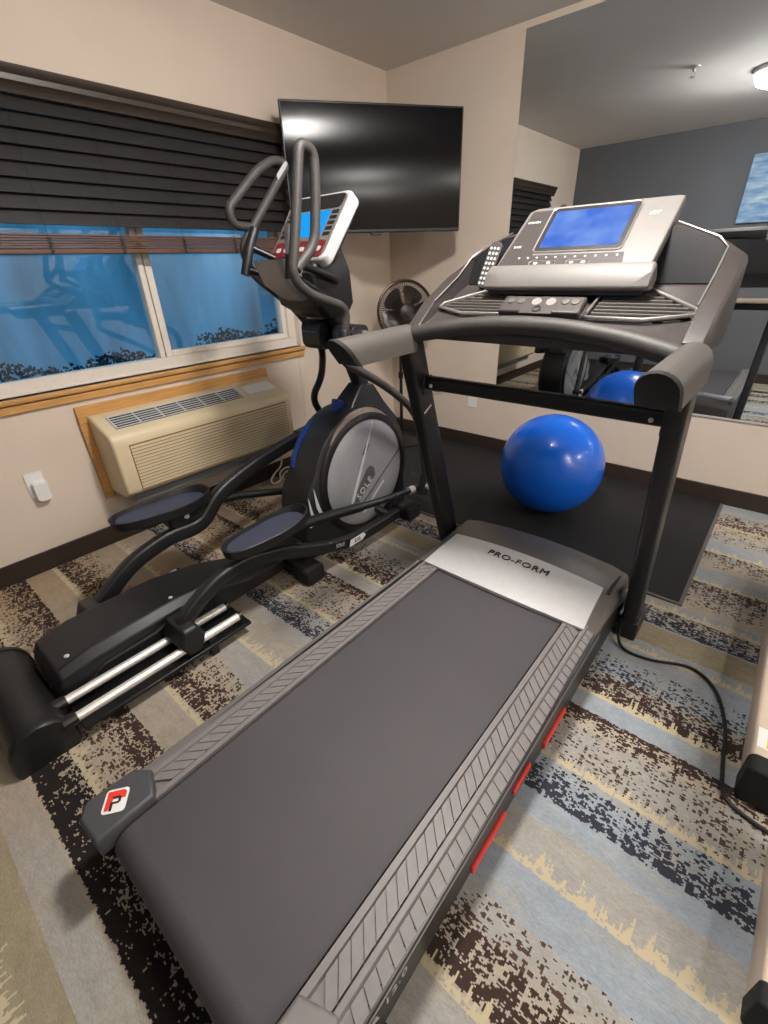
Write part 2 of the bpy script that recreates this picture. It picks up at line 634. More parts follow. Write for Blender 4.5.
def smooth_path(pts, n=8, closed=False):
    P = [Vector(p) for p in pts]
    out = []
    N = len(P)
    for i in range(N if closed else N - 1):
        if closed:
            a, b_, c, d = P[i - 1], P[i], P[(i + 1) % N], P[(i + 2) % N]
        else:
            a, b_, c, d = P[max(i - 1, 0)], P[i], P[i + 1], P[min(i + 2, N - 1)]
        for k in range(n):
            t = k / n
            out.append(0.5 * ((2 * b_) + (c - a) * t + (2 * a - 5 * b_ + 4 * c - d) * t * t + (3 * b_ - a - 3 * c + d) * t ** 3))
    if not closed:
        out.append(P[-1])
    return out


def fillet(pts, r=0.05, n=5):
    """polyline with rounded corners"""
    P = [Vector(p) for p in pts]
    out = [P[0]]
    for i in range(1, len(P) - 1):
        a, b_, c = P[i - 1], P[i], P[i + 1]
        d1, d2 = (a - b_), (c - b_)
        rr = min(r, d1.length * 0.48, d2.length * 0.48)
        p0, p2 = b_ + d1.normalized() * rr, b_ + d2.normalized() * rr
        for k in range(n + 1):
            t = k / n
            out.append(p0 * (1 - t) ** 2 + b_ * 2 * t * (1 - t) + p2 * t * t)
    out.append(P[-1])
    return out


def rrect(w, h, r, n=5):
    pts = []
    for cx, cy, st in ((w / 2 - r, h / 2 - r, 0), (-(w / 2 - r), h / 2 - r, 90), (-(w / 2 - r), -(h / 2 - r), 180), (w / 2 - r, -(h / 2 - r), 270)):
        for k in range(n):
            an = math.radians(st + 90 * k / (n - 1))
            pts.append((cx + r * math.cos(an), cy + r * math.sin(an)))
    return pts


def plate(mb, c, u, w, pts, t):
    """2D outline pts in (u,w) at c, thickness t along u x w"""
    c, u, w = Vector(c), Vector(u).normalized(), Vector(w).normalized()
    nrm = u.cross(w)
    a = [c + x * u + y * w for x, y in pts]
    return mb.prism(a, nrm * t)


def text(name, body, material, parent, c, u, w, size, depth=0.0008, spacing=1.0, shear=0.0, xs=1.0, align='CENTER'):
    cu = bpy.data.curves.new(name, 'FONT')
    cu.body = body
    cu.size = size
    cu.extrude = depth
    cu.align_x = align
    cu.align_y = 'CENTER'
    cu.space_character = spacing
    cu.shear = shear
    cu.resolution_u = 3
    ob = bpy.data.objects.new(name + '_tmp', cu)
    C.objects.link(ob)
    dg = bpy.context.evaluated_depsgraph_get()
    me = bpy.data.meshes.new_from_object(ob.evaluated_get(dg))
    bpy.data.objects.remove(ob)
    bpy.data.curves.remove(cu)
    u, w = Vector(u).normalized(), Vector(w).normalized()
    nr = u.cross(w)
    off = ROOTS.get(parent.name, V(0, 0, 0)) if parent else V(0, 0, 0)
    for v in me.vertices:
        p = v.co
        v.co = Vector(c) + p.x * xs * u + p.y * w + p.z * nr - off
    me.materials.clear()
    me.materials.append(material)
    o = bpy.data.objects.new(name, me)
    C.objects.link(o)
    o.parent = parent
    ROOTS[o.name] = off
    return o


# ------------------------------------------------------------------ room shell
RX, RY, RZ = 6.6, -3.596, 2.447
WY0, WY1, WZ0, WZ1 = -2.82, -0.985, 0.845, 2.0         # window opening in the left wall
struct(MB().box(-0.2, RX + 0.1, RY - 0.1, 0.1, -0.1, 0.0).build('floor', M_CARPET, smooth=False))
struct(MB().box(-0.2, RX + 0.1, RY - 0.1, 0.1, RZ, RZ + 0.1).build('ceiling', M_CEIL, smooth=False))
wl_ = MB()
wl_.box(-0.16, 0, RY, WY0, 0, RZ).box(-0.16, 0, WY1, 0.0, 0, RZ).box(-0.16, 0, WY0, WY1, 0, WZ0).box(-0.16, 0, WY0, WY1, WZ1, RZ)
struct(wl_.build('wall_left', M_WALL, smooth=False))
struct(MB().box(-0.16, RX + 0.1, 0, 0.1, 0, RZ).build('wall_back', M_WALL, smooth=False))
struct(MB().box(RX, RX + 0.1, RY, 0, 0, RZ).build('wall_right', M_WALL, smooth=False))
struct(MB().box(-0.16, RX + 0.1, RY - 0.1, RY, 0, RZ).build('wall_front', M_DARKWALL, smooth=False))
struct(MB().box(0, 0.012, RY, 0, 0, 0.104).build('baseboard_left', M_BASEB, bevel=0.003))
struct(MB().box(0.012, RX, -0.012, 0, 0, 0.104).build('baseboard_back', M_BASEB, bevel=0.003))
struct(MB().box(0.012, RX, RY, RY + 0.012, 0, 0.104).build('baseboard_front', M_BASEB, bevel=0.003))
struct(MB().yz([(RY, 0.825), (RY + 0.022, 0.83), (RY + 0.028, 0.85), (RY + 0.022, 0.87), (RY, 0.875)], 0.0, RX).build('trim_1', M_CHAIRRAIL))

# window
wf = MB()
fx0, fx1 = -0.10, -0.04
for (y0, y1, z0, z1) in ((WY0, WY1, WZ0, WZ0 + 0.06), (WY0, WY1, WZ1 - 0.06, WZ1), (WY0, WY0 + 0.06, WZ0 + 0.06, WZ1 - 0.06), (WY1 - 0.06, WY1, WZ0 + 0.06, WZ1 - 0.06)):
    wf.box(fx0, fx1, y0, y1, z0, z1)
win = bpy.data.objects.new('window_1', None)
C.objects.link(win)
win.location = (-0.07, (WY0 + WY1) / 2, WZ0)
ROOTS['window_1'] = Vector(win.location)
win['kind'] = 'structure'
wf.build('window_frame', M_VINYL, win, bevel=0.006)
MB().box(fx0 + 0.006, fx1 + 0.002, -1.945, -1.915, WZ0 + 0.06, WZ1 - 0.06).build('sash_stile', M_VINYL, win, bevel=0.004)
MB().box(fx0 - 0.01, fx1 - 0.012, -1.905, -1.868, WZ0 + 0.06, WZ1 - 0.06).build('sash_stile', M_VINYL, win, bevel=0.004)
sf = MB()
for (y0, y1, z0, z1) in ((-1.868, WY1 - 0.06, WZ0 + 0.06, WZ0 + 0.09), (WY1 - 0.095, WY1 - 0.06, WZ0 + 0.09, WZ1 - 0.06)):
    sf.box(fx0 - 0.005, fx1 - 0.015, y0, y1, z0, z1)
sf.build('sash_frame', M_VINYL, win, bevel=0.004)
MB().box(-0.074, -0.07, WY0 + 0.06, -1.945, WZ0 + 0.06, WZ1 - 0.06).build('pane', M_GLASS, win, smooth=False)
MB().box(-0.086, -0.082, -1.868, WY1 - 0.095, WZ0 + 0.09, WZ1 - 0.06).build('pane', M_GLASS, win, smooth=False)
MB().box(-0.062, -0.05, -1.917, -1.907, 0.915, 0.93).build('latch', M_BLACK, win)
# jamb liners and sill
jl = MB()
jl.box(-0.10, 0.0, WY1 - 0.004, WY1 + 0.0, WZ0, WZ1)
struct(jl.build('trim_2', M_VINYL, bevel=0.002))
sl = MB()
sl.box(-0.05, 0.028, WY0 - 0.05, WY1 + 0.02, WZ0 - 0.022, WZ0)
struct(sl.build('trim_3', M_WOOD, bevel=0.006))
ap = MB().box(0.0, 0.016, WY0 - 0.03, WY1 + 0.006, WZ0 - 0.062, WZ0 - 0.028)
struct(ap.build('trim_4', M_WOOD, bevel=0.003))
struct(MB().box(-0.055, -0.035, WY0, WY1, WZ0, WZ0 + 0.012).build('trim_5', M_VINYL, bevel=0.003))
# thin panel seam strip on the left wall
struct(MB().box(0.0, 0.003, -1.02, -1.015, 0.104, 0.78).build('trim_6', M_WALL))

# outside: ground, a patchy blue wall across the yard and a low hedge
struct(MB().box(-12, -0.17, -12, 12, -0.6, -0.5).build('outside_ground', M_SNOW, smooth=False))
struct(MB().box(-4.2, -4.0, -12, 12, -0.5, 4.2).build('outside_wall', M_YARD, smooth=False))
hg = MB()
for i in range(14000):
    yy = random.uniform(-5, 2.5)
    top = 0.70 + 0.07 * math.sin(yy * 2.3) + 0.05 * math.sin(yy * 7.1) + (0.16 if yy > -0.9 else 0)
    zz = random.uniform(-0.45, top) if random.random() < 0.5 else random.uniform(top - 0.25, top)
    c = V(-1.45 + random.uniform(-0.18, 0.18), yy, zz)
    a = V(random.uniform(-1, 1), random.uniform(-1, 1), random.uniform(-1, 1)).normalized()
    s = random.uniform(0.012, 0.028)
    b1 = a.orthogonal().normalized()
    b2 = a.cross(b1) * 0.6
    hg.add([c + s * a, c + s * b2, c - s * a, c - s * b2, c + b1 * 0.01, c - b1 * 0.01], [(0, 1, 4), (1, 2, 4), (2, 3, 4), (3, 0, 4), (1, 0, 5), (2, 1, 5), (3, 2, 5), (0, 3, 5)])
tag(hg.build('hedge', M_LEAF, smooth=False), 'dark low hedge outside along the bottom of the window at dusk', 'hedge', kind='stuff')

# blind
bl = thing('window_blind', 'dark brown horizontal slat blind half lowered over the window', 'blind', (0.03, (WY0 + WY1) / 2, 1.40))
by0, by1 = WY0 - 0.03, WY1 - 0.0
vp = [(0.0, 1.936), (0.055, 1.936), (0.062, 1.962), (0.072, 1.970), (0.072, 1.988), (0.082, 2.0), (0.085, 2.017), (0.0, 2.017)]
MB().loft([[V(x, by0 - 0.02, z) for x, z in vp], [V(x, by1 + 0.02, z) for x, z in vp]]).build('valance', M_WOODDK, bl)
MB().box(0.004, 0.05, by0, by1, 1.952, 1.99).build('head_rail', M_SLAT, bl)
zz = 1.915
ns = 8
for i in range(ns):
    z = 1.936 - i * 0.0535
    tl = math.radians(114)
    dx, dz = math.cos(tl) * 0.0312, math.sin(tl) * 0.0312
    MB().obox((0.030, (by0 + by1) / 2, z - 0.02), (dx, 0, dz), (0, (by1 - by0) / 2, 0), (-0.0016 * math.sin(tl), 0, 0.0016 * math.cos(tl))).build('slat', M_SLAT, bl)
for i in range(6):
    MB().box(0.006, 0.056, by0, by1, 1.4265 + i * 0.0094, 1.4325 + i * 0.0094).build('slat', M_WOODRAIL, bl)
MB().box(0.005, 0.057, by0, by1, 1.404, 1.424).build('bottom_rail', M_WOODRAIL, bl, bevel=0.004)
for y in (-2.72, -2.33, -2.03, -1.72, -1.42, -1.12):
    cd = MB()
    for k in range(12):
        cd.box(0.0575, 0.0595, y - 0.004 - 0.006 * (k % 2), y + 0.004 + 0.006 * ((k + 1) % 2), 1.402 + k * 0.0056, 1.4060 + k * 0.0056)
    cd.tube([(0.058, y, 1.45), (0.06, y, 1.66), (0.058, y, 1.9)], 0.0009, n=6)
    cd.build('ladder_cord', M_DARKGAP, bl)
pc = MB()
pc.tube(smooth_path([(0.06, -0.999, 1.93), (0.058, -0.985, 1.5), (0.05, -0.97, 1.1), (0.046, -0.965, 0.93)]), 0.0022, n=6)
pc.lathe([(0.002, 0.05), (0.006, 0.04), (0.010, 0.005), (0.008, 0), (0, 0)], (0.046, -0.965, 0.885), n=12)
pc.build('pull_cord', M_SLAT, bl)

# ------------------------------------------------------------------ television in the corner
tvA, tvB = V(0.181, -1.104, 0), V(0.773, -0.249, 0)
tu = (tvB - tvA).normalized()
tn = V(tu.y, -tu.x, 0)
tc_ = (tvA + tvB) / 2
TVW, TVZ0, TVZ1 = 1.042, 1.492, 2.095
tv = thing('television', 'black flat-screen television mounted across the room corner', 'television', (tc_.x, tc_.y, TVZ0))
ctr = V(tc_.x, tc_.y, (TVZ0 + TVZ1) / 2)
zz = V(0, 0, 1)
h = TVZ1 - TVZ0
MB().obox(ctr - tn * 0.020, tu * TVW / 2, zz * h / 2, tn * 0.018).build('cabinet', M_BLACK, tv, bevel=0.005)
MB().obox(ctr - tn * 0.045 - zz * 0.06, tu * 0.32, zz * 0.17, tn * 0.014).build('rear_housing', M_BLACK, tv, bevel=0.01)
cx_ = M_TVSCR.node_tree.nodes.new('ShaderNodeCombineXYZ')
cx_.inputs[0].default_value, cx_.inputs[1].default_value = tu.x, tu.y
M_TVSCR.node_tree.links.new(cx_.outputs[0], M_TVSCR.node_tree.nodes['Principled BSDF'].inputs['Tangent'])
MB().obox(ctr + tn * 0.0005 + zz * 0.004, tu * (TVW / 2 - 0.010), zz * (h / 2 - 0.014), tn * 0.0012).build('screen', M_TVSCR, tv)
MB().obox(ctr - zz * (h / 2 + 0.006) + tn * -0.006 + tu * -0.02, tu * 0.03, zz * 0.007, tn * 0.012).build('sensor_bump', M_BLACK, tv, bevel=0.003)
br = MB()
br.obox(ctr - tn * 0.066, tu * 0.11, zz * 0.11, tn * 0.006)
br.obox(ctr - tn * 0.17, tu * 0.02, zz * 0.03, tn * 0.10)
br.obox(V(0.010, -0.15, ctr.z), V(0.008, 0, 0), V(0, 0.07, 0), zz * 0.13)
br.tube([ctr - tn * 0.26, V(0.02, -0.15, ctr.z)], 0.022)
br.build('wall_bracket', M_BLACKMET, tv)

# ------------------------------------------------------------------ mirror
mr_ = MB().box(0.995, 4.3, -0.006, -0.0005, 0.505, 2.415)
mo = mr_.build('wall_mirror', M_MIRROR, smooth=False)
tag(mo, 'large frameless mirror fixed on the back wall behind the treadmill', 'mirror')
MB().box(0.990, 4.3, -0.010, -0.0005, 0.495, 0.505).build('edge_channel', M_STEEL, mo)

# ------------------------------------------------------------------ wall air conditioner
struct(MB().box(0, 0.018, -2.45, -1.31, 0.672, 0.757).box(0, 0.018, -2.45, -2.40, 0.262, 0.672).build('trim_7', M_WOOD, bevel=0.003))
ac = thing('air_conditioner', 'almond wall air conditioner in a wooden surround under the window', 'air conditioner', (0.12, -1.87, 0.26))
ay0, ay1 = -2.412, -1.325
pf = [(0.003, 0.30), (0.20, 0.305), (0.250, 0.335), (0.245, 0.60), (0.232, 0.632), (0.205, 0.648), (0.05, 0.7045), (0.003, 0.7045)]
sh = MB()
body_prof = fillet([V(x, 0, z) for x, z in pf], 0.02, 3)
sh.loft([[V(p.x, ay0, p.z) for p in body_prof], [V(p.x, ay1, p.z) for p in body_prof]])
sh.build('cabinet', M_PTAC, ac, bevel=0.012, seg=3)
MB().box(0.003, 0.19, ay0 + 0.05, ay1 - 0.03, 0.262, 0.30).build('wall_sleeve', M_PTACGR, ac)
lv = MB()
nl = 14
gy0, gy1 = -2.335, -1.375
for i in range(nl):
    z = 0.355 + i * 0.0165
    x = 0.2500 - (z - 0.335) * 0.0189
    lv.obox((x + 0.002, (gy0 + gy1) / 2, z), (-0.0001, 0, 0.0062), (0, (gy1 - gy0) / 2, 0), (0.003, 0, 0))
lv.build('intake_louvre', M_PTAC, ac)
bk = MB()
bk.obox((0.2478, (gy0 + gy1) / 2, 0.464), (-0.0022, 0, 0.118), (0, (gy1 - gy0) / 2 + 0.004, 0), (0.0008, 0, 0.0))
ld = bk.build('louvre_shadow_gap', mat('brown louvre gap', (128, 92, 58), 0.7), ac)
# discharge grille on the sloping top
tn2 = V(0.0565, 0, 0.155).normalized()
tu2 = V(0.155, 0, -0.0565).normalized()
gc = V(0.135, -1.985, 0.6735)
gy = V(0, 1, 0)
MB().obox(gc + tn2 * 0.0012, tu2 * 0.055, gy * 0.365, tn2 * 0.001).build('discharge_opening', M_DARKGAP, ac)
gb = MB()
for i in range(6):
    gb.obox(gc + tu2 * (-0.050 + i * 0.0200) + tn2 * 0.003, tu2 * 0.0022, gy * 0.365, tn2 * 0.003)
for i in range(7):
    gb.obox(gc + gy * (-0.362 + i * 0.1207) + tn2 * 0.005, tu2 * 0.054, gy * 0.003, tn2 * 0.003)
gb.build('discharge_grille', mat('pale grey grille', (206, 208, 208), 0.4), ac)
MB().obox(gc + gy * 0.51 + tn2 * 0.002, tu2 * 0.05, gy * 0.10, tn2 * 0.003).build('control_door', M_WHITE, ac, bevel=0.003)

# cord from the air conditioner
wc = MB()
wc.tube(smooth_path([(0.09, -1.37, 0.255), (0.10, -1.35, 0.20), (0.10, -1.37, 0.11), (0.10, -1.43, 0.07), (0.11, -1.475, 0.035), (0.12, -1.455, 0.010), (0.11, -1.40, 0.012), (0.10, -1.385, 0.06),
                     (0.11, -1.33, 0.085), (0.12, -1.28, 0.06), (0.13, -1.27, 0.012), (0.16, -1.34, 0.008), (0.12, -1.38, 0.016), (0.07, -1.33, 0.03), (0.06, -1.26, 0.05), (0.05, -1.22, 0.20), (0.02, -1.21, 0.24)], 6), 0.0065, n=8)
tag(wc.build('power_cord', M_WCORD), 'loose off-white power cord coiled on the carpet under the air conditioner', 'cord')

# wall outlet back wall
ot = thing('wall_outlet', 'small white electrical outlet plate low on the back wall', 'outlet', (0.805, -0.003, 0.34))
plate(MB(), (0.805, -0.0005, 0.375), (1, 0, 0), (0, 0, 1), rrect(0.075, 0.118, 0.006), 0.006).build('cover_plate', M_WHITE, ot)
for dz in (-0.02, 0.02):
    plate(MB(), (0.805, -0.0062, 0.375 + dz), (1, 0, 0), (0, 0, 1), rrect(0.034, 0.028, 0.01), 0.0018).build('socket', M_WHITE, ot)
# plug-in device on left wall
pd = thing('plug_in_device', 'white plug-in device on the left wall below the window', 'night light', (0.02, -2.708, 0.37))
plate(MB(), (0.001, -2.712, 0.445), (0, 1, 0), (0, 0, 1), rrect(0.075, 0.118, 0.006), 0.006).build('cover_plate', M_WHITE, pd)
dv = MB()
dv.loft([[V(0.007 + t_, -2.705 + x * (1 - t_ * 4), 0.412 + z * (1 - t_ * 4)) for x, z in rrect(0.066, 0.10, 0.016)] for t_ in (0, 0.02, 0.030, 0.034)])
dv.build('body', M_WHITE, pd)

# ------------------------------------------------------------------ ceiling fixtures
def ceiling_lamp(x, y, label, lamp=None):
    t = thing('ceiling_light', label, 'ceiling light', (x, y, RZ - 0.112), 'flush ceiling lights')
    MB().lathe([(0, 0), (0.17, 0), (0.175, -0.012), (0.17, -0.025), (0.15, -0.03), (0, -0.03)], (x, y, RZ), n=40).build('base_ring', M_WHITE, t)
    MB().lathe([(0.15, -0.03), (0.150, -0.06), (0.135, -0.085), (0.09, -0.105), (0.0, -0.112)], (x, y, RZ), n=40).build('diffuser', lamp or M_LAMP, t)
    return t


ceiling_lamp(1.98, -1.95, 'lit flush ceiling light seen at the right edge of the mirror above the treadmill')
ceiling_lamp(4.5, -2.4, 'lit flush ceiling light in the middle of the room right of the view', M_LAMPDIM)
ceiling_lamp(5.9, -2.9, 'added unseen fill light at the far right end of the room near the charcoal wall', M_LAMPDIM)  # added out of view as ambient fill for the walls
ceiling_lamp(5.6, -0.9, 'added unseen fill light at the far right end of the room near the mirror wall', M_LAMPDIM)  # another unseen lamp added to lift the overall light
sp = thing('fire_sprinkler', 'small ceiling fire sprinkler head reflected in the mirror', 'sprinkler', (1.52, -1.50, RZ - 0.05))
MB().lathe([(0, 0), (0.035, 0), (0.033, -0.006), (0.012, -0.010), (0.010, -0.03), (0, -0.03)], (1.52, -1.50, RZ), n=24).build('escutcheon', M_STEEL, sp)
MB().tube([(1.508, -1.5, RZ - 0.03), (1.506, -1.5, RZ - 0.045), (1.52, -1.5, RZ - 0.055), (1.534, -1.5, RZ - 0.045), (1.532, -1.5, RZ - 0.03)], 0.003, n=6).lathe([(0, -0.054), (0.018, -0.055), (0.018, -0.057), (0, -0.058)], (1.52, -1.5, RZ), n=16).build('deflector', M_STEEL, sp)
# picture on the dark wall
pic = thing('wall_picture', 'unframed blue seascape canvas on the charcoal wall seen in the mirror', 'picture', (2.23, RY + 0.015, 1.58))
MB().box(1.76, 2.76, RY, RY + 0.03, 1.58, 2.16).build('canvas', M_ART, pic, bevel=0.003)

# ------------------------------------------------------------------ floor mat
tag(MB().box(0.10, 2.53, -1.165, -0.016, 0.0, 0.010).build('floor_mat', M_MAT, bevel=0.003), 'black rubber exercise mat on the carpet along the back wall under the blue ball', 'mat')

MB().box(2.515, 2.545, -1.18, -0.02, 0.0, 0.0075).box(0.09, 2.515, -1.18, -1.16, 0.0, 0.0075).build('edge_strip', mat('grey mat edging', (92, 88, 86), 0.8), bpy.data.objects['floor_mat'], bevel=0.002)

# ------------------------------------------------------------------ exercise ball
bc, brr = V(1.728, -0.690, 0.290), 0.280
ax = V(0.55, -0.45, 0.70).normalized()
prof = []
NB = 120
for i in range(NB + 1):
    th = PI * i / NB
    rr = brr
    dth = abs(th - PI / 2)
    if dth < 0.62:
        rr -= 0.0011 * (1 - math.cos(2 * PI * (th * 17))) * 0.5
    prof.append((rr * math.sin(th), -rr * math.cos(th)))
ball = MB().lathe(prof, bc, ax, n=72).build('exercise_ball', M_BLUE)
tag(ball, 'shiny blue inflated exercise ball resting on the black mat', 'exercise ball')
pl = MB()
pl.lathe([(0, 0.002), (0.012, 0.002), (0.014, 0.0), (0.014, -0.004)], bc - ax * (brr + 0.0005), -ax, n=20)
pl.build('valve_plug', M_WHITE, ball)

# ------------------------------------------------------------------ standing fan in the corner
fc = V(0.415, -0.345, 1.02)
fa = V(0.80, -0.58, 0.10).normalized()
fan = thing('pedestal_fan', 'dark bronze pedestal fan standing in the corner behind the elliptical trainer', 'fan', (0.29, -0.25, 0.0))
MB().lathe([(0, 0), (0.19, 0), (0.195, 0.008), (0.17, 0.02), (0.05, 0.032), (0.03, 0.05), (0, 0.05)], (0.29, -0.25, 0.0105), n=40).build('base', M_BLACK, fan)
MB().tube([(0.29, -0.25, 0.05), (0.29, -0.25, 0.98)], [0.014, 0.011], n=14).lathe([(0.011, 0), (0.02, 0.004), (0.02, 0.05), (0.011, 0.055)], (0.29, -0.25, 0.52), n=16).build('pole', M_BLACKMET, fan)
MB().lathe([(0, -0.20), (0.03, -0.198), (0.055, -0.17), (0.06, -0.10), (0.05, -0.05), (0.0, -0.045)], fc, fa, n=28).obox((0.30, -0.26, 0.985), (0.02, 0, 0), (0, 0.02, 0), (0, 0, 0.03)).build('motor_housing', M_BLACK, fan)
fu = fa.orthogonal().normalized()
fw = fa.cross(fu)
FR = 0.20
cg = MB()
for hh in (0.0,):
    cg.tube([fc + FR * (math.cos(a) * fu + math.sin(a) * fw) for a in [2 * PI * k / 48 for k in range(48)]], 0.010, n=8, closed=True)
cg.tube([fc + fa * 0.05 + 0.05 * (math.cos(a) * fu + math.sin(a) * fw) for a in [2 * PI * k / 24 for k in range(24)]], 0.003, n=6, closed=True)
for rr, hh in ((0.09, 0.047), (0.135, 0.037)):
    cg.tube([fc + fa * hh + rr * (math.cos(a) * fu + math.sin(a) * fw) for a in [2 * PI * k / 36 for k in range(36)]], 0.0018, n=5, closed=True)
for k in range(84):
    a = 2 * PI * k / 84
    d = math.cos(a) * fu + math.sin(a) * fw
    cg.tube([fc + fa * 0.05 + d * 0.05, fc + fa * 0.045 + d * 0.12, fc + fa * 0.02 + d * 0.186, fc + d * FR], 0.0018, n=5)
    cg.tube([fc - fa * 0.05 + d * 0.05, fc - fa * 0.045 + d * 0.12, fc - fa * 0.02 + d * 0.186, fc + d * FR], 0.0018, n=5)
cg.build('cage', M_FANCAGE, fan)
MB().lathe([(0, 0.056), (0.035, 0.054), (0.048, 0.048), (0.048, 0.044), (0, 0.044)], fc, fa, n=24).build('cage_badge', M_BLACK, fan)
for k in range(5):
    a0 = 2 * PI * k / 5 + 0.4
    rows_ = []
    for rr in (0.03, 0.08, 0.12, 0.155, 0.168):
        wdt = {0.03: 0.30, 0.08: 0.52, 0.12: 0.60, 0.155: 0.56, 0.168: 0.42}[rr]
        row = []
        for s_ in (-1, -0.5, 0, 0.5, 1):
            a = a0 + s_ * wdt
            row.append(fc + rr * (math.cos(a) * fu + math.sin(a) * fw) + fa * (0.018 * s_))
        rows_.append(row)
    bm_ = MB()
    ring = [[p for p in row] + [p - fa * 0.002 for p in reversed(row)] for row in rows_]
    bm_.loft(ring)
    bm_.build('blade', M_FANBLADE, fan)
MB().lathe([(0, 0.03), (0.025, 0.025), (0.032, 0.0), (0.03, -0.045), (0, -0.045)], fc, fa, n=24).build('hub', M_BLACK, fan)
MB().tube(smooth_path([(0.33, -0.21, 0.9), (0.42, -0.10, 0.62), (0.37, -0.05, 0.46), (0.50, -0.03, 0.40), (0.62, -0.025, 0.5)]), 0.0035, n=6).build('cord', M_CORD, fan)

# ================================================================== TREADMILL
TX = 1.990
tm = thing('treadmill', 'black and grey treadmill with silver motor hood and lit blue console screen', 'treadmill', (TX, -2.27, 0))


def both(f):
    for s in (-1, 1):
        f(s)


# base and deck
bs = MB()
for s in (-1, 1):
    bs.box(TX + s * 0.30 - 0.03, TX + s * 0.30 + 0.03, -2.98, -1.20, 0.035, 0.085)
bs.box(TX - 0.33, TX + 0.33, -2.94, -2.88, 0.03, 0.08)
bs.build('base_frame', M_BLACKMET, tm, bevel=0.006)
for s in (-1, 1):
    for y in (-2.93, -1.28):
        MB().lathe([(0, 0), (0.028, 0), (0.03, 0.01), (0.026, 0.035), (0, 0.035)], (TX + s * 0.30, y, 0.0), n=20).build('levelling_foot', M_RUBBER, tm)
for s in (-1, 1):
    xo = TX + (0.380 if s > 0 else -0.362)
    sp_ = MB()
    sp_.yz([(-3.06, 0.07), (-2.6, 0.075), (-1.82, 0.05), (-1.39, 0.05), (-1.385, 0.12), (-1.80, 0.202), (-3.06, 0.198)], xo - s * 0.012 - 0.008, xo - s * 0.012 + 0.008)
    so = sp_.build('side_panel', M_BLACK, tm, bevel=0.003)
    for (ya, yb, zz_) in ((-2.06, -2.22, 0.085), (-2.32, -2.42, 0.125), (-2.46, -2.62, 0.09)):
        MB().obox((xo - s * 0.003, (ya + yb) / 2, zz_), (0.006, 0, 0), (0, abs(ya - yb) / 2, 0), (0, 0, 0.008 if ya == -2.32 else 0.013)).build('cushion', M_RED, so, bevel=0.003)
    if s > 0:
        text('lettering', 'TRAINER 12.0', M_SILVER, so, (xo - s * 0.0038, -2.975, 0.155), (0, 1, 0), (0, 0, 1), 0.036, spacing=1.1)
# belt with rear roller curve
bz = 0.200
rz, ry, rrad = bz - 0.048, -3.085, 0.048
bp_ = [(-1.76, bz), (-2.2, bz), (-2.7, bz), (ry, bz)]
for k in range(1, 13):
    a = PI / 2 + PI * k / 12
    bp_.append((ry + rrad * math.cos(a), rz + rrad * math.sin(a)))
bp_ += [(-1.76, bz - 0.096)]
MB().yz(bp_, TX - 0.256, TX + 0.256).build('running_belt', M_BELT, tm)
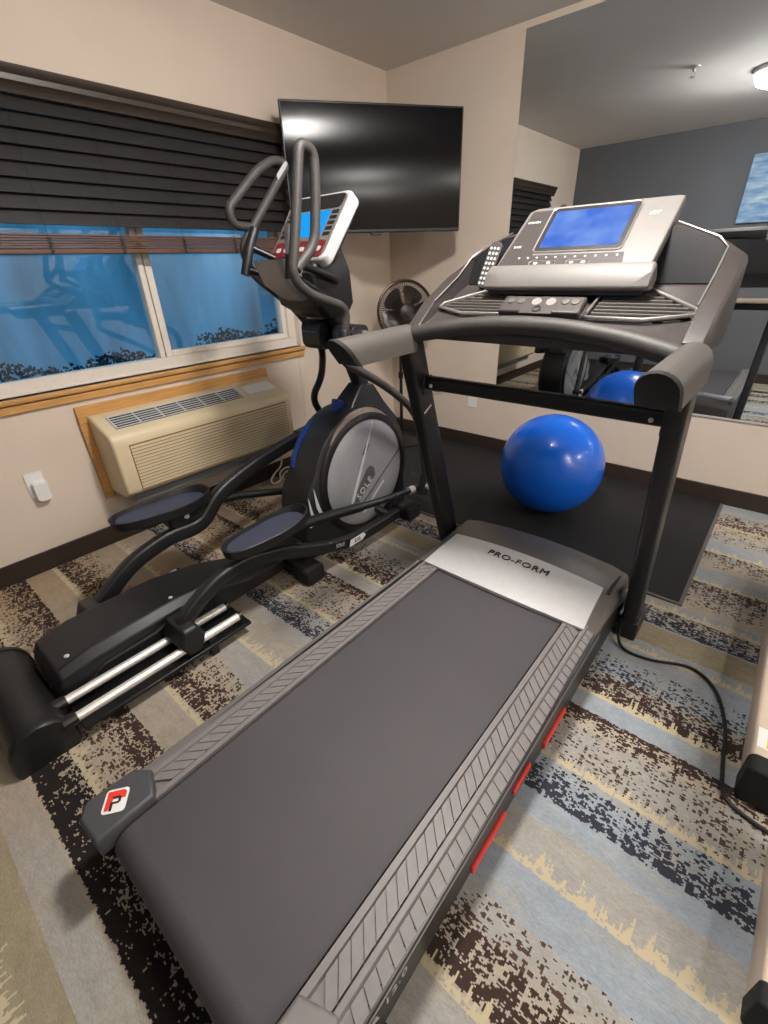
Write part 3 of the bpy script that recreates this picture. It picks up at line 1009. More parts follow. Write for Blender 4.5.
# side rails
for s in (-1, 1):
    def xr(d):
        return TX + s * d
    rb = MB()
    pr = [(0.262, 0.150), (0.262, 0.209), (0.276, 0.209), (0.279, 0.199), (0.321, 0.199), (0.325, 0.209), (0.336, 0.209), (0.340, 0.201), (0.372, 0.196), (0.378, 0.190), (0.376, 0.184)]
    rb.loft([[V(xr(d), y, z) for d, z in pr] for y in (-3.02, -1.79)])
    ro = rb.build('foot_rail', M_RAIL, tm)
    tp = MB()
    y = -2.99
    while y < -1.83:
        # raised slanted pads with gaps
        for (d0, d1, z0, z1, sl_) in ((0.2795, 0.3205, 0.199, 0.2065, -0.042), (0.3405, 0.3700, 0.199, 0.2045, -0.014))[:1 if s < 0 else 2]:
            y0, y1 = y, y + 0.0300
            zt0, zt1 = z1, z1 - (0.004 if d0 > 0.33 else 0)
            tp.add([(xr(d0), y0 + 0.02, z0), (xr(d1), y0 + 0.02 + sl_, z0 - 0.003), (xr(d1), y1 + 0.02 + sl_, z0 - 0.003), (xr(d0), y1 + 0.02, z0),
                    (xr(d0), y0 + 0.02, zt0), (xr(d1), y0 + 0.02 + sl_, zt1), (xr(d1), y1 + 0.02 + sl_, zt1), (xr(d0), y1 + 0.02, zt0)],
                   [(0, 3, 2, 1), (4, 5, 6, 7), (0, 1, 5, 4), (1, 2, 6, 5), (2, 3, 7, 6), (3, 0, 4, 7)])
        y += 0.0335
    tp.build('tread_pad', M_RAIL, ro, smooth=False)
    # rear end cap
    ec = MB()
    poly = [(0.262, -3.018), (0.335, -2.992), (0.372, -3.02), (0.380, -3.135), (0.345, -3.160), (0.262, -3.155)]
    ec.loft([[V(xr(d), y_, z) for d, y_ in poly] for z in (0.165, 0.175, 0.212)] + [[V(xr(0.318 + (d - 0.318) * 0.9), -3.085 + (y_ + 3.085) * 0.93, 0.222) for d, y_ in poly]])
    MB().box(min(xr(0.27), xr(0.36)), max(xr(0.27), xr(0.36)), -3.10, -3.02, 0.03, 0.17).build('roller_bracket', M_BLACKMET, tm, bevel=0.004)
    eo = ec.build('rear_end_cap', M_CAP if s < 0 else M_RAIL, tm, bevel=0.004)
    if s < 0:
        cc = V(xr(0.322), -3.085, 0.2221)
        uu, ww = V(0.60, 0.80, 0), V(-0.80, 0.60, 0)
        st = plate(MB(), cc, uu, ww, rrect(0.052, 0.058, 0.009), 0.0006).build('logo_sticker', M_WHITE, eo)
        plate(MB(), cc + V(0, 0, 0.0006), uu, ww, [(-0.021, -0.022), (-0.012, -0.022), (-0.006, 0.004), (0.021, 0.004), (0.021, 0.018), (0.015, 0.024), (-0.021, 0.024)], 0.0006).build('logo_shape', M_RED, st)
        plate(MB(), cc + V(0, 0, 0.0012), uu, ww, [(-0.010, -0.024), (-0.004, -0.024), (-0.004, -0.008), (0.008, -0.008), (0.012, -0.004), (0.012, 0.006), (0.008, 0.010), (-0.008, 0.010), (-0.008, 0.005), (0.006, 0.005), (0.006, -0.003), (-0.010, -0.003)], 0.0006).build('logo_letter', M_DARKGAP, st)
# motor hood
hd = MB()
secs = []
for d in (-0.372, -0.36, -0.3, -0.15, 0, 0.15, 0.3, 0.36, 0.372):
    k = 1 - (abs(d) / 0.372) ** 2
    zt = 0.222 + 0.030 * k
    if abs(d) > 0.37:
        zt -= 0.02
    if abs(d) > 0.35:
        yb = -1.40 - 0.03 * (abs(d) > 0.37)
    else:
        yb = -1.385
    yf = -1.815
    secs.append([V(TX + d, yf, 0.16), V(TX + d, yf, 0.204), V(TX + d, -1.70, zt - 0.010), V(TX + d, -1.58, zt), V(TX + d, yb - 0.03, zt + 0.002), V(TX + d, yb, zt - 0.02), V(TX + d, yb, 0.05), V(TX + d, -1.60, 0.05)])
hd.loft(secs)
ho = hd.build('motor_hood', M_HOOD, tm, bevel=0.006)
# silver plate over the hood
sv = MB()
ds = [-0.318 + 0.636 * i / 16 for i in range(17)]
secs = []
for d in ds:
    k = 1 - (abs(d) / 0.372) ** 2
    e_ = (d / 0.318)
    ext = 0.0 if abs(e_) < 1 else 0
    ztop = 0.226 + 0.030 * k
    yf = -1.845 + 0.018 * (1 - e_ * e_) * 1.0
    yf = -1.822 - 0.010 * (1 - e_ * e_)
    yb = -1.590
    secs.append([V(TX + d * 1.04, yf, 0.204), V(TX + d * 1.04, yf - 0.002, 0.214 + 0.006 * k), V(TX + d * 1.02, -1.72, ztop - 0.0035), V(TX + d, yb, ztop + 0.006), V(TX + d, yb + 0.001, ztop - 0.01), V(TX + d * 1.02, -1.72, ztop - 0.03)])
sv.loft(secs)
svo = sv.build('hood_plate', M_SILVER, ho)
# lettering laid on the plate
tu_ = V(1, 0, 0)
zc = 0.226 + 0.030
tw = (V(0, -1.590, zc + 0.006) - V(0, -1.72, zc - 0.0035)).normalized()
text('lettering', 'PRO-FORM', M_DARKGAP, svo, (TX + 0.005, -1.655, zc + 0.0022), tu_, tw, 0.044, depth=0.0016, spacing=1.1, xs=1.12)
MB().box(TX + 0.332, TX + 0.345, -1.60, -1.455, 0.214, 0.2285).build('side_vent', M_DARKGAP, ho)

# uprights
UB, UT = V(0, -1.455, 0.02), V(0, -1.80, 1.075)
for s in (-1, 1):
    x = TX + s * 0.419
    MB().rtube([V(x, UB.y, UB.z), V(x, UT.y, UT.z)], 0.026, 0.046, (1, 0, 0), rad=0.2).build('upright', M_BLACKMET, tm)
    fs = MB()
    fs.box(x - 0.036, x + 0.036, -1.525, -1.395, 0.0, 0.085)
    fs.box(x - 0.030, x + 0.030, -1.515, -1.405, 0.085, 0.115)
    fs.build('foot_sleeve', M_BLACK, tm, bevel=0.008)
    MB().box(min(x, TX + s * 0.33) - 0.02, max(x, TX + s * 0.33) + 0.0, -1.50, -1.43, 0.04, 0.085).build('foot_bracket', M_BLACKMET, tm)
    if s < 0:
        p0 = UB.lerp(UT, 0.79)
        MB().obox((x + 0.0265, p0.y, p0.z - 0.02), (0.0006, 0, 0), (0, 0.022, 0.012), (0, -0.0015, 0.003)).build('sticker_strip', M_WHITE, tm)
# crossbar
MB().rtube([V(TX - 0.40, -1.735, 0.936), V(TX + 0.40, -1.735, 0.936)], 0.023, 0.022, (0, 0, 1), rad=0.25).build('crossbar', M_BLACKMET, tm)
for s in (-1, 1):
    MB().obox((TX + s * 0.391, -1.735, 0.925), (0.004, 0, 0), (0, 0.027, 0), (0, 0, 0.034)).build('crossbar_bracket', M_BLACKMET, tm, bevel=0.004)
    MB().lathe([(0, 0.006), (0.006, 0.005), (0.007, 0)], (TX + s * 0.36, -1.757, 0.93), (0, -1, 0), n=10).build('bolt', M_STEEL, tm)


# handrails: D section, rounded on top
def dsec(c, wd, ht, n=10, tilt=0.0):
    pts = [(-wd, -ht), (wd, -ht)]
    for k in range(n + 1):
        a = PI * k / n
        pts.append((wd * math.cos(a), -ht * 0.05 + ht * 1.05 * math.sin(a)))
    return [V(c.x + x, c.y - z * tilt, c.z + z) for x, z in pts]


for s in (-1, 1):
    x = TX + 0.01 + s * 0.415
    hr = MB()
    hr.loft([dsec(V(x, -2.150, 1.098), 0.040, 0.040, tilt=0.8), dsec(V(x, -2.0, 1.100), 0.041, 0.041, tilt=0.4), dsec(V(x, -1.835, 1.102), 0.042, 0.042)])
    hro = hr.build('handrail', M_HRAIL, tm)
    ec = MB()
    ec.loft([dsec(V(x, -2.158, 1.098), 0.0385, 0.0385, tilt=0.8), dsec(V(x, -2.148, 1.098), 0.0415, 0.0415, tilt=0.8), dsec(V(x, -2.140, 1.098), 0.0415, 0.0415, tilt=0.8)])
    ec.build('end_cap', M_RUBBER, hro)
# front grip bar arc
gp = []
for i in range(33):
    u = -1 + 2 * i / 32
    gp.append(V(TX + u * 0.415, -1.845 + 0.05 * (1 - u * u), 1.105 + 0.048 * (1 - u * u)))
MB().tube(gp, 0.0265, n=16).build('grip_bar', M_GRIP, tm)

# console housing (bucket with wings)
def hsec(d):
    a = abs(d)
    zt = 1.415 - 0.02 * (a / 0.42) - (0.088 * max(0, (a - 0.22) / 0.22) ** 1.7)
    yb = -1.375 - 0.05 * (a / 0.42) ** 4
    if a <= 0.386:
        return [V(TX + d, -1.80, 1.098), V(TX + d, -1.795, 1.125), V(TX + d, -1.705, 1.160), V(TX + d, -1.49, 1.2447), V(TX + d, -1.452, zt - 0.01), V(TX + d, -1.43, zt), V(TX + d, yb, zt - 0.012), V(TX + d, yb + 0.012, 1.18), V(TX + d, -1.48, 1.085)]
    return [V(TX + d, -1.80, 1.098), V(TX + d, -1.795, 1.135), V(TX + d, -1.70, 1.205), V(TX + d, -1.56, 1.272), V(TX + d, -1.470, zt - 0.01), V(TX + d, -1.43, zt), V(TX + d, yb, zt - 0.012), V(TX + d, yb + 0.012, 1.18), V(TX + d, -1.48, 1.085)]


hs = MB()
dd = [-0.438, -0.432, -0.42, -0.405, -0.389, -0.386, -0.33, -0.27, -0.18, -0.09, 0, 0.09, 0.18, 0.27, 0.33, 0.386, 0.389, 0.405, 0.42, 0.432, 0.438]
secs = []
for d in dd:
    r = hsec(d)
    if abs(d) > 0.436:
        c = sum(r, V(0, 0, 0)) / len(r)
        r = [V(p.x, c.y + (p.y - c.y) * 0.9, c.z + (p.z - c.z) * 0.9) for p in r]
    secs.append(r)
hs.loft(secs)
hso = hs.build('console_housing', M_CONS, tm, bevel=0.004)
# trays with silver rim and ribs
for s in (-1, 1):
    def tp_(d, f, lift=0.0):
        # point on the tray slope, f 0 front .. 1 back
        return V(TX + s * d, -1.705 + 0.165 * f, 1.160 + 0.065 * f) + V(0, -0.366, 0.93) * lift
    outline = [(0.12, 0.02), (0.275, 0.0), (0.382, 0.20), (0.382, 0.36), (0.245, 0.98), (0.12, 0.98)]
    rim = [tp_(d, f, 0.012) for d, f in outline]
    MB().tube(rim, 0.0052, n=8, closed=True).build('tray_rim', M_SILVERMET, tm)
    rb = MB()
    for k in range(8):
        f = 0.09 + 0.11 * k
        # rib from inner to outer limited by outline
        if f < 0.2:
            dmax = 0.275 + 0.107 * f / 0.2
        elif f < 0.36:
            dmax = 0.382
        else:
            dmax = 0.382 - 0.137 * (f - 0.36) / 0.62
        rb.tube([tp_(0.13, f, 0.006), tp_(dmax - 0.006, f, 0.006)], 0.0046, n=6)
    rb.build('tray_rib', M_HRAIL, tm)
    MB().loft([[tp_(d, 0.03, 0.0015), tp_(d, 0.97, 0.0015), tp_(d, 0.97, 0.003), tp_(d, 0.03, 0.003)] for d in (0.125, 0.27)] + [[tp_(0.374, 0.22, 0.0015), tp_(0.374, 0.36, 0.0015), tp_(0.374, 0.36, 0.003), tp_(0.374, 0.22, 0.003)]]).build('tray_floor', M_DARKGAP, tm)
    ln = MB()  # black sheet over the recess wall, its shade put into the colour
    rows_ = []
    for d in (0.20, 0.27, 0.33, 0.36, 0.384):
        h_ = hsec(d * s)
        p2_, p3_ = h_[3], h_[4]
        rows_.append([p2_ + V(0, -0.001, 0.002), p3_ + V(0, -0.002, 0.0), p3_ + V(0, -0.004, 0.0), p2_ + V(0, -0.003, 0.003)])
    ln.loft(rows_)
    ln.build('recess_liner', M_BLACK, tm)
    # wing trim line
    MB().tube([hsec(0.3875 * s)[2] + V(0, -0.001, 0.002), hsec(0.3875 * s)[3] + V(0, -0.001, 0.002), hsec(0.3875 * s)[4] + V(0, -0.001, 0.002), hsec(0.36 * s)[5] + V(0, -0.012, 0.001), hsec(0.25 * s)[5] + V(0, -0.012, 0.001)], 0.0022, n=6).build('wing_trim', M_SILVERMET, tm)
# key panel with buttons
kn = V(0, -0.55, 0.83).normalized()
kw = V(0, 0.83, 0.55).normalized()
kc = V(TX, -1.722, 1.196)
MB().obox(kc, V(0.122, 0, 0), kw * 0.034, kn * 0.012).build('key_panel', M_CONS, tm, bevel=0.005)
for i, (dx, mt_, rr) in enumerate(((-0.094, M_HRAIL, 0.012), (-0.062, M_HRAIL, 0.012), (-0.015, M_BTNLIT, 0.0145), (0.028, M_BTNLIT, 0.0145), (0.070, M_HRAIL, 0.012), (0.098, M_HRAIL, 0.012))):
    MB().lathe([(0, 0.003), (rr * 0.9, 0.0025), (rr, 0)], kc + V(dx, 0, 0) + kw * 0.010 + kn * 0.012, kn, n=20).build('button', mt_, tm)
plate(MB(), kc + kn * 0.012 - kw * 0.024, (1, 0, 0), kw, [(-0.05, -0.02), (0.05, -0.02), (0.036, 0.012), (-0.036, 0.012)], 0.003).build('safety_key_plate', M_CONS, tm)
MB().tube([kc + kn * 0.016 - kw * 0.026 + 0.011 * (math.cos(a) * V(1, 0, 0) + math.sin(a) * kw) for a in [2 * PI * k / 20 for k in range(20)]], 0.002, n=6, closed=True).build('safety_key_socket', M_DARKGAP, tm)
# console panel
pb, pt = V(TX, -1.574, 1.300), V(TX, -1.384, 1.469)
pw = (pt - pb).normalized()
pn = V(1, 0, 0).cross(pw)
ph_ = (pt - pb).length
pc_ = (pb + pt) / 2
pan = plate(MB(), pc_ - pn * 0.030, (1, 0, 0), pw, [(-0.236, -ph_ / 2), (0.236, -ph_ / 2), (0.243, ph_ / 2 - 0.004), (0.225, ph_ / 2), (-0.19, ph_ / 2), (-0.215, ph_ / 2 - 0.012)], 0.030).build('console_panel', M_PANEL, tm, bevel=0.004)
# left darker field
plate(MB(), pc_ + V(-0.173, 0, 0) + pn * 0.0002, (1, 0, 0), pw, [(-0.055, -ph_ / 2 + 0.004), (0.044, -ph_ / 2 + 0.004), (0.056, ph_ / 2 - 0.016), (-0.028, ph_ / 2 - 0.016)], 0.0012).build('side_field', M_CONS, pan)
# screen bezel and screen
sc_ = pc_ + pw * 0.022 + V(0.003, 0, 0)
MB().tube([sc_ + pn * 0.002 + x * V(1, 0, 0) + y * pw for x, y in rrect(0.268, 0.186, 0.014)], 0.0028, n=6, closed=True).build('bezel_rim', M_SILVERMET, pan)
plate(MB(), sc_ + pn * 0.0003, (1, 0, 0), pw, rrect(0.264, 0.182, 0.012), 0.003).build('bezel', M_BLACK, pan)
plate(MB(), sc_ + pn * 0.0034, (1, 0, 0), pw, rrect(0.236, 0.152, 0.003), 0.0006).build('screen', M_SCREEN, pan)
MB().lathe([(0, 0.001), (0.003, 0.001), (0.003, 0)], sc_ + pn * 0.0034 + pw * 0.084, pn, n=10).build('camera_dot', M_DARKGAP, pan)
# keypad band under the screen
kb = pc_ - pw * (ph_ / 2 - 0.020)
plate(MB(), kb + pn * 0.0003, (1, 0, 0), pw, [(-0.205, -0.024), (0.16, -0.024), (0.15, 0.024), (-0.185, 0.024)], 0.002).build('keypad', M_CONS, pan)
for i in range(11):
    MB().lathe([(0, 0.0012), (0.003, 0.001), (0.0034, 0)], kb + pn * 0.0022 + pw * 0.013 + V(-0.165 + i * 0.03, 0, 0), pn, n=8).build('indicator', M_WHITE, pan)
for dx, wd in ((-0.08, 0.085), (0.03, 0.07)):
    MB().tube([kb + pn * 0.002 - pw * 0.010 + V(dx + x, 0, 0) + pw * y for x, y in rrect(wd, 0.02, 0.009)], 0.0012, n=5, closed=True).build('key_outline', M_SILVERMET, pan)
    for q in (-0.25, 0.25):
        plate(MB(), kb + pn * 0.0022 - pw * 0.010 + V(dx + wd * q, 0, 0), (1, 0, 0), pw, rrect(0.012, 0.008, 0.003), 0.001).build('key', M_WHITE, pan)
text('lettering', 'iFIT', M_WHITE, pan, pc_ + V(0.182, 0, 0) + pw * 0.062 + pn * 0.0004, (1, 0, 0), pw, 0.019, depth=0.0006, shear=0.2)
text('lettering', 'COACH', M_WHITE, pan, pc_ + V(-0.178, 0, 0) + pw * 0.060 + pn * 0.0018, (1, 0, 0), pw, 0.012, depth=0.0006)
text('lettering', 'BASS', M_WHITE, pan, pc_ + V(-0.192, 0, 0) - pw * 0.045 + pn * 0.0018, (1, 0, 0), pw, 0.012, depth=0.0006)
# lip below the panel
lp = MB()
secs = []
for d, sh_ in ((-0.252, 0.8), (-0.247, 1), (-0.2, 1), (0, 1), (0.2, 1), (0.247, 1), (0.252, 0.8)):
    c0 = V(TX + d, -1.595, 1.262)
    prof_ = [V(0, 0.016, 0.044), V(0, -0.014, 0.020), V(0, -0.028, -0.018), V(0, -0.022, -0.028), V(0, 0.015, -0.030), V(0, 0.05, 0.0)]
    secs.append([c0 + p * sh_ for p in prof_])
lp.loft(secs)
lpo = lp.build('console_lip', M_LIP, tm, bevel=0.004)
MB().box(TX - 0.235, TX + 0.235, -1.615, -1.50, 1.222, 1.236).build('lip_underside', M_BLACK, tm, bevel=0.003)
MB().obox(pc_ - pn * 0.055 - pw * 0.03, V(0.16, 0, 0), pw * 0.09, pn * 0.026).build('panel_mount', M_BLACK, tm, bevel=0.01)

# ------------------------------------------------------------------ remote control in the treadmill tray
ra, rb_ = V(1.700, -1.565, 1.238), V(1.716, -1.500, 1.378)
rd = (rb_ - ra).normalized()
ru = V(1, 0.05, 0)
ru = (ru - rd * ru.dot(rd)).normalized()
rn = ru.cross(rd)
rc = (ra + rb_) / 2
RL = (rb_ - ra).length
rm = thing('remote_control', 'dark grey remote control leaning in the left tray of the treadmill console', 'remote control', ra)
plate(MB(), rc - rn * 0.018, ru, rd, rrect(0.046, RL, 0.02), 0.018).build('body', M_GRIP, rm, bevel=0.003)
for i in range(8):
    for j in range(3):
        plate(MB(), rc + ru * (-0.013 + 0.013 * j) + rd * (-0.062 + 0.0165 * i) + rn * 0.0002, ru, rd, rrect(0.008, 0.009, 0.003), 0.0016).build('button', M_SILVER, rm)

# ================================================================== ELLIPTICAL
EX = 0.955
el = thing('elliptical_trainer', 'black elliptical trainer with round silver flywheel cover beside the window', 'elliptical trainer', (EX, -2.15, 0))
# rear foot, half-round cross tube
def drear(x, k=1.0):
    c = V(x, -3.150, 0.0)
    pts = [(-0.085, 0.02), (-0.08, 0.0), (0.075, 0.0), (0.085, 0.02)]
    for i in range(11):
        a = PI * i / 10
        pts.append((0.085 * math.cos(a), 0.055 + 0.092 * math.sin(a)))
    return [V(x, c.y + p * k, 0.0 + (0.07 + (q - 0.07) * k)) for p, q in pts]


MB().loft([drear(x) for x in (EX - 0.25, EX + 0.225)]).build('rear_stabilizer', M_BLACK, el)
for s in (-1, 1):
    MB().loft([drear(EX + s * 0.22, 1.06), drear(EX + s * 0.24, 1.06), drear(EX + s * 0.25, 0.98)]).build('stabilizer_cap', M_BLACK, el)
# centre beam cover
bcv = MB()
def bsec(y, hw, zt, zb=0.05):
    return [V(EX - hw - 0.02, y, zb), V(EX - hw - 0.02, y, zt - 0.02), V(EX - hw, y, zt + 0.01), V(EX + hw - 0.03, y, zt), V(EX + hw, y, zt - 0.03), V(EX + hw, y, zb)]


bcv.loft([bsec(-3.06, 0.10, 0.13), bsec(-3.035, 0.118, 0.178), bsec(-2.93, 0.118, 0.200), bsec(-2.62, 0.112, 0.205), bsec(-2.44, 0.10, 0.185), bsec(-2.3, 0.09, 0.145), bsec(-2.1, 0.085, 0.13)])
bco = bcv.build('rear_beam_cover', M_BLACK, el, bevel=0.006)
MB().tube(fillet([(EX + 0.119, -2.98, 0.085), (EX + 0.119, -2.92, 0.128), (EX + 0.119, -2.72, 0.135), (EX + 0.115, -2.66, 0.155), (EX + 0.108, -2.52, 0.150)], 0.02), 0.006, n=8).build('moulded_rib', M_BLACK, bco)
for y in (-2.95, -2.99, -2.66, -2.62):
    MB().lathe([(0, 0.004), (0.008, 0.003), (0.009, 0)], (EX + (0.06 if y in (-2.99, -2.62) else 0.0), y, 0.192 if y < -2.8 else 0.2035), n=10).build('screw', M_STEEL, bco)
# slide rails
for dx in (-0.245, -0.148, 0.148, 0.245):
    z0 = 0.098
    ys = -3.07 if dx > 0 else -2.96
    MB().tube([(EX + dx, ys, z0), (EX + dx, -2.455, z0)], 0.0155, n=16).build('slide_rail', M_STEEL, el)
    MB().lathe([(0.0, 0), (0.021, 0), (0.021, 0.04), (0, 0.04)], (EX + dx, ys - 0.02, z0), (0, 1, 0), n=16).build('rail_collar', M_BLACKMET, el)
    MB().lathe([(0.0, 0), (0.017, 0), (0.017, 0.015), (0, 0.015)], (EX + dx, -2.46, z0), (0, 1, 0), n=16).build('rail_tip', M_BLACKMET, el)
    MB().box(EX + dx - 0.012, EX + dx + 0.012, -2.60, -2.57, 0.0, 0.095).build('rail_post', M_BLACKMET, el)
# dark under tray of each rail pair
for s in (-1, 1):
    MB().box(EX + s * 0.197 - 0.07, EX + s * 0.197 + 0.07, -3.05, -2.42, 0.045, 0.06).build('rail_tray', M_BLACKMET, el, bevel=0.003)
# main base beam
MB().rtube([V(EX, -2.4, 0.085), V(EX, -1.16, 0.085)], 0.035, 0.05, (0, 0, 1)).build('main_beam', M_BLACKMET, el)
# stabilizer feet
for y, nm in ((-2.03, 'middle_stabilizer'), (-1.255, 'front_stabilizer')):
    q = MB()
    q.rtube([V(EX - 0.2, y, 0.05), V(EX + 0.2, y, 0.05)], 0.03, 0.04, (0, 0, 1))
    o_ = q.build(nm, M_BLACKMET, el)
    for s in (-1, 1):
        fsx = EX + s * 0.20
        MB().loft([[V(fsx - s * 0.055 + s * k1, y + a * k2, 0.045 + b_ * k2) for a, b_ in rrect(0.11, 0.09, 0.02)] for k1, k2 in ((0, 1), (0.075, 1), (0.085, 0.9))]).build('foot_cap', M_RUBBER, o_)
# shroud
cyc, czc = -1.517, 0.355
sil = []
def arc(c, r, a0, a1, n):
    return [(c[0] + r * math.cos(math.radians(a0 + (a1 - a0) * i / n)), c[1] + r * math.sin(math.radians(a0 + (a1 - a0) * i / n))) for i in range(n + 1)]


outer = arc((cyc, czc), 0.352, 163, -20, 26)
prof_s = [(-1.955, 0.03), (-1.948, 0.16), (-1.938, 0.28), (-1.91, 0.38)] + outer + [(-1.18, 0.12), (-1.17, 0.03)]
sb = MB()
def ssec(x, k):
    return [V(x, cyc + (y - cyc) * k, 0.03 + (z - 0.03) * (1 - (1 - k) * 0.8)) for y, z in prof_s]


sb.loft([ssec(EX - 0.125, 0.93), ssec(EX - 0.105, 0.985), ssec(EX - 0.06, 1.0), ssec(EX + 0.06, 1.0), ssec(EX + 0.086, 0.995), ssec(EX + 0.094, 0.972)])
sbo = sb.build('flywheel_shroud', M_BLACK, el)
# blue sheen painted on as a thin band along the rear curve
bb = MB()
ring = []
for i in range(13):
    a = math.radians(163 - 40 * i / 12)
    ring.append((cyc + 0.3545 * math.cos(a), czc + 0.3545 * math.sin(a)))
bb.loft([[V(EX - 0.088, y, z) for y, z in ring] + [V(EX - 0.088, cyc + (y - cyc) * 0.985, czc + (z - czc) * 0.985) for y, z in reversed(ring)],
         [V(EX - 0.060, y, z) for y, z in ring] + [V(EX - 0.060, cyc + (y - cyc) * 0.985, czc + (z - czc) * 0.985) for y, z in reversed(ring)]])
bb.build('accent_band', M_SHEENTAB, sbo)
# bronze trim crescent at top right
tr_ = MB()
o1, o2 = [], []
for i in range(19):
    a = math.radians(150 - 108 * i / 18)
    k = math.sin(PI * i / 18)
    o1.append((cyc + (0.300 + 0.058 * k) * math.cos(a), czc + (0.300 + 0.046 * k) * math.sin(a)))
    o2.append((cyc + 0.290 * math.cos(a), czc + 0.290 * math.sin(a)))
poly = o1 + list(reversed(o2))
tr_.yz(poly, EX + 0.088, EX + 0.100)
tr_.build('crescent_trim', M_TRIM, sbo)
# black ring and silver disc
xc = EX + 0.094
MB().lathe([(0.285, 0.0), (0.318, -0.004), (0.322, 0.004), (0.310, 0.013), (0.285, 0.014)], (xc, cyc, czc), (1, 0, 0), n=64).build('cover_ring', M_BLACKMET, sbo)
dsk = MB().lathe([(0, 0.0), (0.291, 0.0), (0.293, 0.006), (0.286, 0.010), (0.2, 0.013), (0, 0.014)], (xc, cyc, czc), (1, 0, 0), n=72).build('flywheel_cover', M_DISC, sbo)
xf = xc + 0.0138
def dpoly(pts, x0, t):
    mb = MB()
    mb.yz([(cyc + a, czc + b_) for a, b_ in pts], x0, x0 + t)
    return mb


# engraved lines and badge (y to the right, z up, seen from the aisle)
dpoly([(0.060, 0.265), (0.066, 0.262), (-0.110, -0.130), (-0.135, -0.135)], xf - 0.003, 0.004).build('line_print', M_SILVER, dsk)
dpoly([(0.275, 0.06), (0.277, 0.05), (-0.05, -0.17), (-0.06, -0.165)], xf - 0.004, 0.0045).build('line_print', M_DISCDK, dsk)
dpoly([(0.13, -0.085), (0.135, -0.095), (-0.035, -0.225), (-0.045, -0.215)], xf - 0.004, 0.0045).build('line_print', M_SILVER, dsk)
dpoly([(-0.150, -0.130), (-0.135, -0.165), (-0.095, -0.160), (0.065, -0.030), (0.055, 0.015), (0.025, 0.035), (-0.005, 0.02), (-0.115, -0.115)], xf - 0.0028, 0.003).build('badge', M_DISCDK, dsk)
bdir = V(0, 0.80, 0.60).normalized()
bup = V(0, -0.60, 0.80)
text('lettering', 'SOLE', M_SILVER, dsk, (xf + 0.0010, cyc - 0.026, czc - 0.078), bdir, bup, 0.052, depth=0.0012, spacing=1.25)
dpoly([(-0.03, 0.11), (-0.005, 0.10), (0.03, 0.155), (-0.0, 0.155)], xf - 0.0028, 0.0032).build('line_print', M_DISCDK, dsk)
# white stripe decals on the shroud's flank
for i, (a0, a1, rr) in enumerate(((196, 226, 0.335), (200, 222, 0.357), (210, 222, 0.375))):
    pass
stp = MB()
for (ya, za, yb, zb, w_) in ((-1.880, 0.400, -1.838, 0.200, 0.020), (-1.918, 0.365, -1.884, 0.205, 0.017), (-1.938, 0.250, -1.925, 0.205, 0.014)):
    mdp = ((ya + yb) / 2 - 0.014, (za + zb) / 2 - 0.006)
    P_ = [(ya, za), mdp, (yb, zb), (yb + w_, zb - 0.002), (mdp[0] + w_, mdp[1]), (ya + w_ * 0.2, za - 0.01)]
    MB().yz(P_, EX + 0.0930, EX + 0.0965).build('stripe_decal', M_SILVER, sbo)
# mast cap
mc = MB()
mc.loft([[V(EX - 0.07, -1.60, 0.655), V(EX + 0.075, -1.60, 0.655), V(EX + 0.075, -1.20, 0.56), V(EX - 0.07, -1.20, 0.56)],
         [V(EX - 0.06, -1.535, 0.73), V(EX + 0.062, -1.535, 0.73), V(EX + 0.062, -1.30, 0.68), V(EX - 0.06, -1.30, 0.68)],
         [V(EX - 0.045, -1.455, 0.80), V(EX + 0.045, -1.455, 0.80), V(EX + 0.045, -1.365, 0.785), V(EX - 0.045, -1.365, 0.785)]])
mco = mc.build('mast_boot', M_BLACK, el, bevel=0.006)
MB().obox((EX - 0.01, -1.585, 0.705), (0.025, 0, 0), (0, 0.012, 0.035), (0, -0.02, 0.01)).build('boot_tab', M_SHEENTAB, mco, bevel=0.008)
# mast
MB().rtube([V(EX, -1.40, 0.75), V(EX, -1.575, 1.16), V(EX, -1.62, 1.28)], 0.032, 0.038, (1, 0, 0)).build('mast', M_BLACKMET, el)
# pivot housing
MB().rtube([V(EX - 0.15, -1.575, 1.045), V(EX - 0.03, -1.575, 1.045)], 0.066, 0.066, (0, 0, 1)).build('pivot_cover', M_BLACK, el, bevel=0.004)
MB().rtube([V(EX + 0.03, -1.56, 1.04), V(EX + 0.155, -1.56, 1.04)], 0.05, 0.055, (0, 0, 1)).build('pivot_cover', M_BLACK, el, bevel=0.004)
MB().box(EX - 0.145, EX - 0.04, -1.6435, -1.640, 1.055, 1.063).build('pivot_stripe', M_TEAL, el)
MB().lathe([(0.0, 0), (0.03, 0), (0.03, 0.03), (0.0, 0.034)], (EX + 0.155, -1.56, 1.04), (1, 0, 0), n=20).build('pivot_cap', M_SILVERMET, el)
# moving arms
TR = 0.0175
rlow = fillet([(1.19, -1.735, 1.06), (1.195, -1.765, 0.975), (1.20, -1.50, 0.825), (1.20, -1.26, 0.64), (1.20, -1.165, 0.21)], 0.12, 7)
MB().tube(rlow, 0.0185, n=14).build('arm_link', M_GRIP, el)
llow = fillet([(0.79, -1.56, 1.03), (0.69, -1.41, 0.93), (0.68, -1.43, 0.79), (0.68, -1.515, 0.70), (0.68, -1.44, 0.56)], 0.08, 7)
MB().tube(llow, 0.0185, n=14).build('arm_link', M_BLACKMET, el)
rup = fillet([(1.19, -1.745, 1.055), (1.195, -1.722, 1.175), (1.20, -1.915, 1.235), (1.20, -1.985, 1.29), (1.20, -1.950, 1.42), (1.20, -1.895, 1.672), (1.20, -1.835, 1.655), (1.20, -1.84, 1.55), (1.20, -1.865, 1.39), (1.20, -1.962, 1.315)], 0.05, 6)
